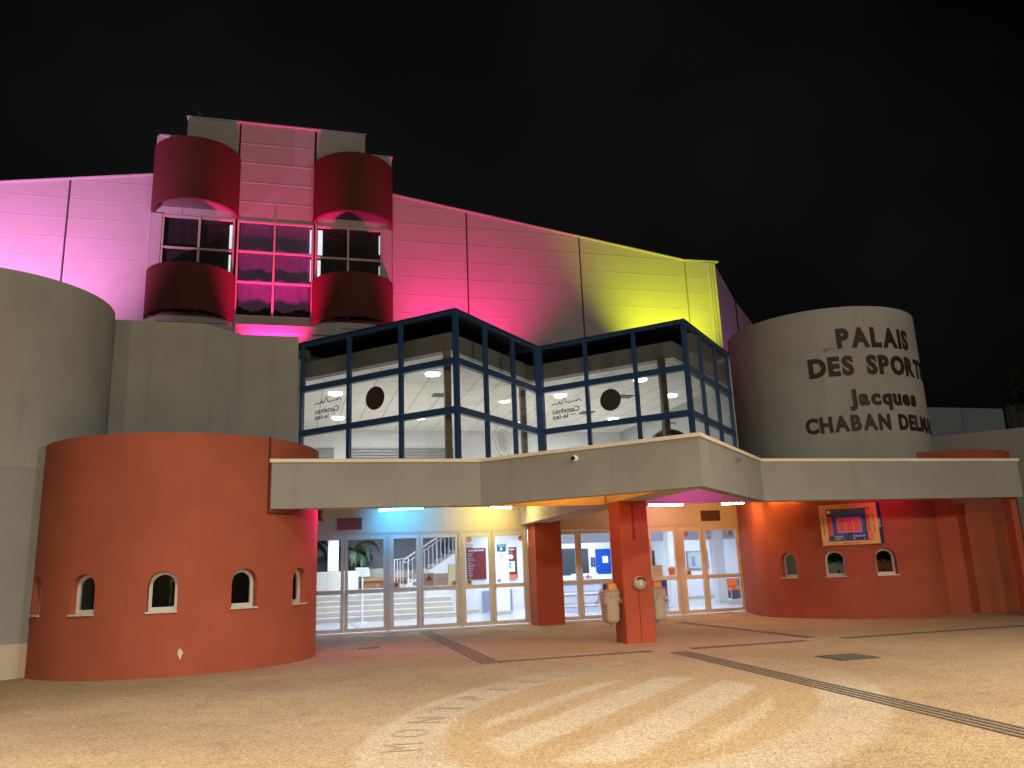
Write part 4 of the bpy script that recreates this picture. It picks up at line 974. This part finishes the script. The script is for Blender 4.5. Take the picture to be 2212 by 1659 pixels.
# steps and planter
t = thing('lobby_steps', 'wide pale stone steps behind the left doors', 'steps', (2.9, 28, 0))
b = MB(); nb = MB()
for k in range(6):
    y = 27.2+k*.28; z = .03+(k+1)*.165; b.box(-.1, 5.3-(.9 if k > 3 else 0), y, 30.0, .03, z-.03); nb.box(-.1, 5.32-(.9 if k > 3 else 0), y-.02, 30.0, z-.028, z)
obj('risers', b, 'stone', t); obj('treads', nb, 'nose', t)
b = MB(); b.box(-.1, 2.25, 29.35, 29.6, 1.02, 1.66); b.box(2.25, 3.3, 30.5, 30.7, 1.02, 1.72); b.box(3.3, 5.0, 30.5, 30.7, 1.02, 1.62); obj('planter_wall', b, tilemat('planter_stone', (.50, .47, .41), (.40, .37, .32), .5, 3, .01, .6), label='pale stone planter wall under the lobby palm', cat='planter')
palm((2.08, 30.2, 1.5), .75, 1.15, 15, 'potted palm with arching fronds inside the lobby behind the left doors', 11, 1.25, .10)
palm((.35, 30.2, 1.5), .95, 1.1, 13, 'palm partly hidden by the red rotunda inside the lobby', 5, 1.25, .10)
t = thing('wooden_bench', 'brown wooden box bench on the lobby landing', 'bench', (3.2, 30.2, 1.0))
b = MB(); b.box(2.42, 4.1, 29.9, 30.3, 1.28, 1.38); obj('top', b, simple('bench_top', (.34, .17, .06), .4), t); b = MB(); b.box(2.48, 4.05, 29.95, 30.28, 1.0, 1.279); obj('body', b, 'wood', t)
t = thing('sign_stand', 'white notice panel on a thin post inside the left doors', 'sign stand', (2.17, 26.6, 0))
b = MB(); b.add([(1.94, 26.5, 1.73), (2.36, 26.5, 1.72), (2.41, 26.55, 1.44), (1.98, 26.55, 1.45), (1.94, 26.53, 1.73), (2.36, 26.53, 1.72), (2.41, 26.58, 1.44), (1.98, 26.58, 1.45)], [(3, 2, 1, 0), (4, 5, 6, 7), (0, 1, 5, 4), (1, 2, 6, 5), (2, 3, 7, 6), (3, 0, 4, 7)]); obj('panel', b, 'signw', t)
b = MB()
for k, (s, wd) in enumerate((('Bienvenue au Palais des Sports', .30), ('merci de respecter les lieux', .34), ('distanciation et port du masque', .32), ('dans l enceinte du batiment', .24), ('Merci', .14))): lettering(b, s, (2.17, 26.50+k*.009-.006, 1.665-k*.05), X_, Z_, w=wd, h=.022)
obj('lettering', b, simple('blue_ink', (.05, .12, .3), .6), t)
b = MB(); b.tube([(2.17, 26.62, .03), (2.17, 26.62, 1.46)], .028, 10); b.disc((2.17, 26.62, .03), X_, Y_, Z_, .16, .02, 24); obj('post', b, 'white', t)
t = thing('stair_flight', 'white stair flight with a white baluster railing rising to the right', 'stairs', (4.6, 28.5, .03))
b = MB(); v = [(3.81, 1.06), (5.95, 2.37), (5.95, .05), (4.2, .05)]
b.add([(x, 28.52, z) for x, z in v]+[(x, 28.75, z) for x, z in v], [(0, 1, 2, 3), (7, 6, 5, 4), (0, 4, 5, 1), (1, 5, 6, 2), (2, 6, 7, 3), (3, 7, 4, 0)]); obj('stringer', b, 'white', t)
b = MB()
for k in range(9): b.box(3.75+k*.27, 4.1+k*.27, 28.76, 30.3, 1.0+k*.165, 1.14+k*.165)
obj('tread', b, 'stone', t)
b = MB(); sl = (2.37-1.06)/(5.95-3.81)
for k in range(15):
    x = 3.9+k*.145; z = 1.06+(x-3.81)*sl; r_ = .02 if k in (0, 7) else .011; b.tube([(x, 28.55, z), (x, 28.55, z+(.98 if k in (0, 7) else .86))], r_, 6)
for k in range(4): x = 3.5+k*.1; b.tube([(x, 29.2, 1.02), (x, 29.2, 1.95)], .011, 6)
b.tube([(3.78, 28.55, 1.86), (3.74, 28.55, 1.92), (3.80, 28.55, 2.0), (5.95, 28.55, 3.32)], .022, 8); b.tube([(3.78, 28.55, 1.86), (3.9, 28.55, 1.90), (5.95, 28.55, 3.2)], .014, 6); b.tube([(3.48, 29.2, 1.98), (3.85, 29.2, 2.02)], .014, 6)
obj('railing', b, 'white', t)
b = MB(); b.box(5.3, 5.9, 28.45, 28.5, .9, 1.75); obj('wall_notice', b, simple('ochre_panel', (.52, .42, .22), .6), label='ochre panel on the stair wall behind the second pair of doors', cat='panel')
def board(x0, x1, y, z0, z1, label, lines, head):
    t = thing('info_board', label, 'board', ((x0+x1)/2, y, z0), 'maroon information boards in the lobby')
    b = MB(); b.box(x0, x1, y-.02, y, z0, z1); obj('panel', b, 'maroon', t)
    b = MB(); lettering(b, head, (x0+.06+.27*(x1-x0)/.65, y-.023, z1-.11), X_, Z_, w=(x1-x0)*.8 if len(head) > 8 else (x1-x0)*.5, h=.06, off=.02)
    for k, s in enumerate(lines):
        wd = .012*len(s)+.02; lettering(b, s, (x0+.03+wd/2, y-.023, z1-.19-k*(z1-z0-.22)/max(1, len(lines))), X_, Z_, w=wd, h=.024, off=.01)
    obj('lettering', b, 'wtext', t); return t
board(6.06, 6.78, 28.96, 1.19, 2.30, 'maroon board headed PALAIS DES SPORTS listing fifteen lobby notices', ['1 Salle d honneur', '2 Vestiaire 1', '3 Vestiaire 2', '4 Salle de judo', '5 Salle de gymnastique', '6 Dojo', '7 Vestiaires', '8 Salle de musculation', '9 Salle de danse', '10 Salle de boxe', '11 Club house', '12 Gradins', '13 Infirmerie', '14 Salle VIP', '15 Bureaux'], 'PALAIS DES SPORTS')
t = board(7.74, 8.16, 29.76, 1.19, 2.32, 'maroon board headed DELMAS with a no entry symbol and blue poster', ['acces aux tribunes', 'entree par le hall'], 'DELMAS')
b = MB(); b.disc((7.93, 29.735, 1.97), X_, Z_, FN, .09, .003, 24); b.box(7.76, 8.07, 29.73, 29.738, 1.42, 1.80); obj('poster', b, 'signw', t)
b = MB(); b.box(7.79, 7.93, 29.725, 29.729, 1.55, 1.77); obj('poster_picture', b, simple('poster_blue', (.10, .40, .65), .6), t)
b = MB(); b.box(7.77, 8.13, 29.725, 29.732, 1.17, 1.32); b.disc((7.93, 29.731, 1.97), X_, Z_, FN, .06, .002, 20, .045); obj('orange_band', b, simple('band_orange', (.65, .16, .05), .6), t)
b = MB(); b.box(6.66, 6.96, 26.76, 26.79, 2.10, 2.33); s = obj('wall_label', b, 'teal', label='teal label on the white column behind the third pair of doors', cat='sign')
b = MB(); b.box(6.77, 6.84, 26.75, 26.757, 2.14, 2.23); b.box(6.7, 6.92, 26.75, 26.757, 2.27, 2.29); 
o_ = obj('symbol', b, 'wtext', s)
b = MB(); b.box(6.72, 6.86, 26.78, 26.795, 1.84, 2.02)
obj('wall_notice', b, simple('pink_notice', (.70, .55, .55), .6), label='small pale pink notice under the teal label', cat='notice')
# reception desk
t = thing('reception_desk', 'white panelled reception desk behind the doors left of the front pillar', 'desk', (9.5, 26.2, 0))
b = MB(); b.box(8.3, 12.0, 26.0, 26.6, .03, .98); obj('body', b, simple('desk_blue_white', (.52, .56, .68), .5), t)
b = MB(); b.box(8.25, 12.05, 25.92, 26.65, .98, 1.08); b.box(8.3, 12.0, 25.97, 25.999, .60, .66); b.box(8.3, 12.0, 25.97, 25.999, .22, .27); b.box(8.3, 12.0, 26.2, 26.3, 1.08, 1.22); obj('top', b, 'white', t)
b = MB()
for z0, z1 in ((.68, .94), (.30, .57)):
    for x in (8.5, 9.35, 10.2, 11.05): 
        for a_ in ((x, x+.7, z0, z0+.02), (x, x+.7, z1-.02, z1), (x, x+.02, z0+.02, z1-.02), (x+.68, x+.7, z0+.02, z1-.02)): b.box(a_[0], a_[1], 25.985, 25.999, a_[2], a_[3])
obj('panel_moulding', b, simple('moulding', (.36, .38, .5), .5), t)
b = MB(); b.box(8.95, 9.9, 25.86, 25.89, 1.05, 1.27); s = obj('sign_panel', b, 'signw', t); b = MB(); lettering(b, 'ACCUEIL', (9.43, 25.855, 1.085), X_, Z_, w=.55, off=.01); obj('lettering', b, simple('navy_ink', (.06, .08, .16), .6), s)
b = MB(); b.box(10.0, 10.72, 30.15, 30.19, .5, 2.22); b.box(10.85, 11.18, 30.15, 30.19, .5, 2.2); objs('dark_window', b, simple('dark_glazing', (.045, .06, .07), .2), lb)
t = thing('blue_door', 'bright blue door behind the reception desk', 'door', (11.8, 30.15, 0))
b = MB(); b.box(11.48, 12.35, 30.14, 30.19, .03, 2.16); obj('leaf', b, 'bluedoor', t); b = MB(); b.box(11.75, 11.98, 30.125, 30.138, 1.62, 1.88); s = obj('notice', b, 'signw', t)
b = MB(); lettering(b, 'SALLE', (11.865, 30.12, 1.76), X_, Z_, w=.14); lettering(b, 'N1', (11.865, 30.12, 1.68), X_, Z_, w=.05); obj('lettering', b, simple('yellow_ink', (.5, .42, .1), .6), s)
b = MB(); b.tube([(11.53, 30.12, 1.5), (11.6, 30.12, 1.5)], .015, 8); obj('handle', b, 'metal', t)
t = thing('door_sign', 'navy sign beside the blue door', 'sign', (11.36, 30.17, 1.5)); b = MB(); b.box(11.27, 11.45, 30.15, 30.18, 1.5, 1.85); obj('panel', b, 'navy', t)
b = MB()
for k, s in enumerate(('LES', 'BUREAUX', 'accueil', 'salle', 'tribunes', 'dojo')): lettering(b, s, (11.36, 30.147, 1.78-k*.045), X_, Z_, w=.03+.012*len(s), h=.02)
obj('lettering', b, 'wtext', t)
b = MB(); b.box(14.1, 14.46, 31.14, 31.19, 1.45, 2.05); obj('dark_window', b, simple('dark_glazing2', (.03, .035, .05), .2), lb)
t = thing('vending_machine', 'dark machine against the lobby wall behind the right bin', 'machine', (14.7, 30.8, 0)); b = MB(); b.box(14.35, 15.02, 30.5, 31.1, .06, .88); obj('body', b, simple('machine_dark', (.03, .035, .05), .3), t); b = MB(); b.box(14.4, 14.95, 30.48, 30.499, .5, .8); obj('display', b, 'navy', t)
t = thing('notice_board', 'framed green grey notice board with a small poster behind the rightmost doors', 'notice board', (16.25, 31.15, 1.2))
b = MB(); b.box(15.9, 16.9, 31.13, 31.19, 1.22, 1.98); obj('frame', b, simple('board_frame', (.2, .24, .27), .5), t); b = MB(); b.box(15.96, 16.84, 31.115, 31.129, 1.28, 1.92); obj('panel', b, simple('board_green', (.38, .47, .47), .6), t)
b = MB(); b.box(16.1, 16.26, 31.1, 31.114, 1.36, 1.75); obj('poster', b, simple('poster_purple', (.22, .2, .38), .6), t)
t = thing('lobby_chair', 'orange chair on a white frame at the right of the lobby', 'chair', (17.05, 29.8, 0))
b = MB(); b.box(16.80, 17.3, 29.7, 29.76, .52, .80); obj('backrest', b, 'orange', t); b = MB(); b.box(16.76, 17.34, 29.3, 29.7, .38, .48); obj('seat', b, 'orange', t)
b = MB()
for x in (16.82, 17.28): b.tube([(x, 29.72, .5), (x, 29.4, .37), (x, 29.38, .1), (x, 29.42, .05), (x, 29.7, .05)], .014, 8)
obj('frame', b, 'white', t)
b = MB(); b.box(16.7, 17.6, 29.9, 30.1, .03, .82); obj('low_partition', b, simple('purple_grey_panel', (.14, .12, .16), .6), label='dark low panel behind the orange chair', cat='panel')
for x, y, wd in ((8.9, 27, .12), (10.5, 27.0, .30), (12.85, 27.2, .34), (3.0, 25.2, .3), (5.6, 25.6, .3), (15.2, 25.5, .3), (10.2, 24, .3)):
    q = thing('lobby_ceiling_lamp', 'oval white ceiling lamp lit in the lobby', 'ceiling lamp', (x, y, 2.9), 'oval ceiling lamps in the lobby')
    b = MB(); b.box(x-wd-.03, x+wd+.03, y-.16, y+.16, 2.95, 3.0); obj('base', b, 'white', q); b = MB()
    b.loft([[(x+(wd*s_)*cos(2*pi*k/24), y+.14*s_*sin(2*pi*k/24), z) for k in range(24)] for z, s_ in ((2.95, 1), (2.92, .97), (2.895, .8))]); obj('diffuser', b, 'lamp', q, smooth=True)

# lamps' own light
LW = (.78, .87, 1.0)
for x, y in ((2.2, 24.6), (2.4, 28.6), (5.8, 25.4), (9.5, 24.2), (10.8, 28.8), (13.8, 24.6), (16.2, 29.2), (7.9, 28.3)): lamp('lobby_light', 'AREA', (x, y, 2.88), 120, LW, target=(x, y, 0), size=1.2, sy=.5)
for x, y in ((2.5, 20.5), (2.6, 23.9), (7.6, 20.6), (8.6, 23.8)): lamp('pavilion_light', 'AREA', (x, y, 5.98), 85, (1, .96, .9), target=(x, y, 0), size=1.0, sy=1.0)
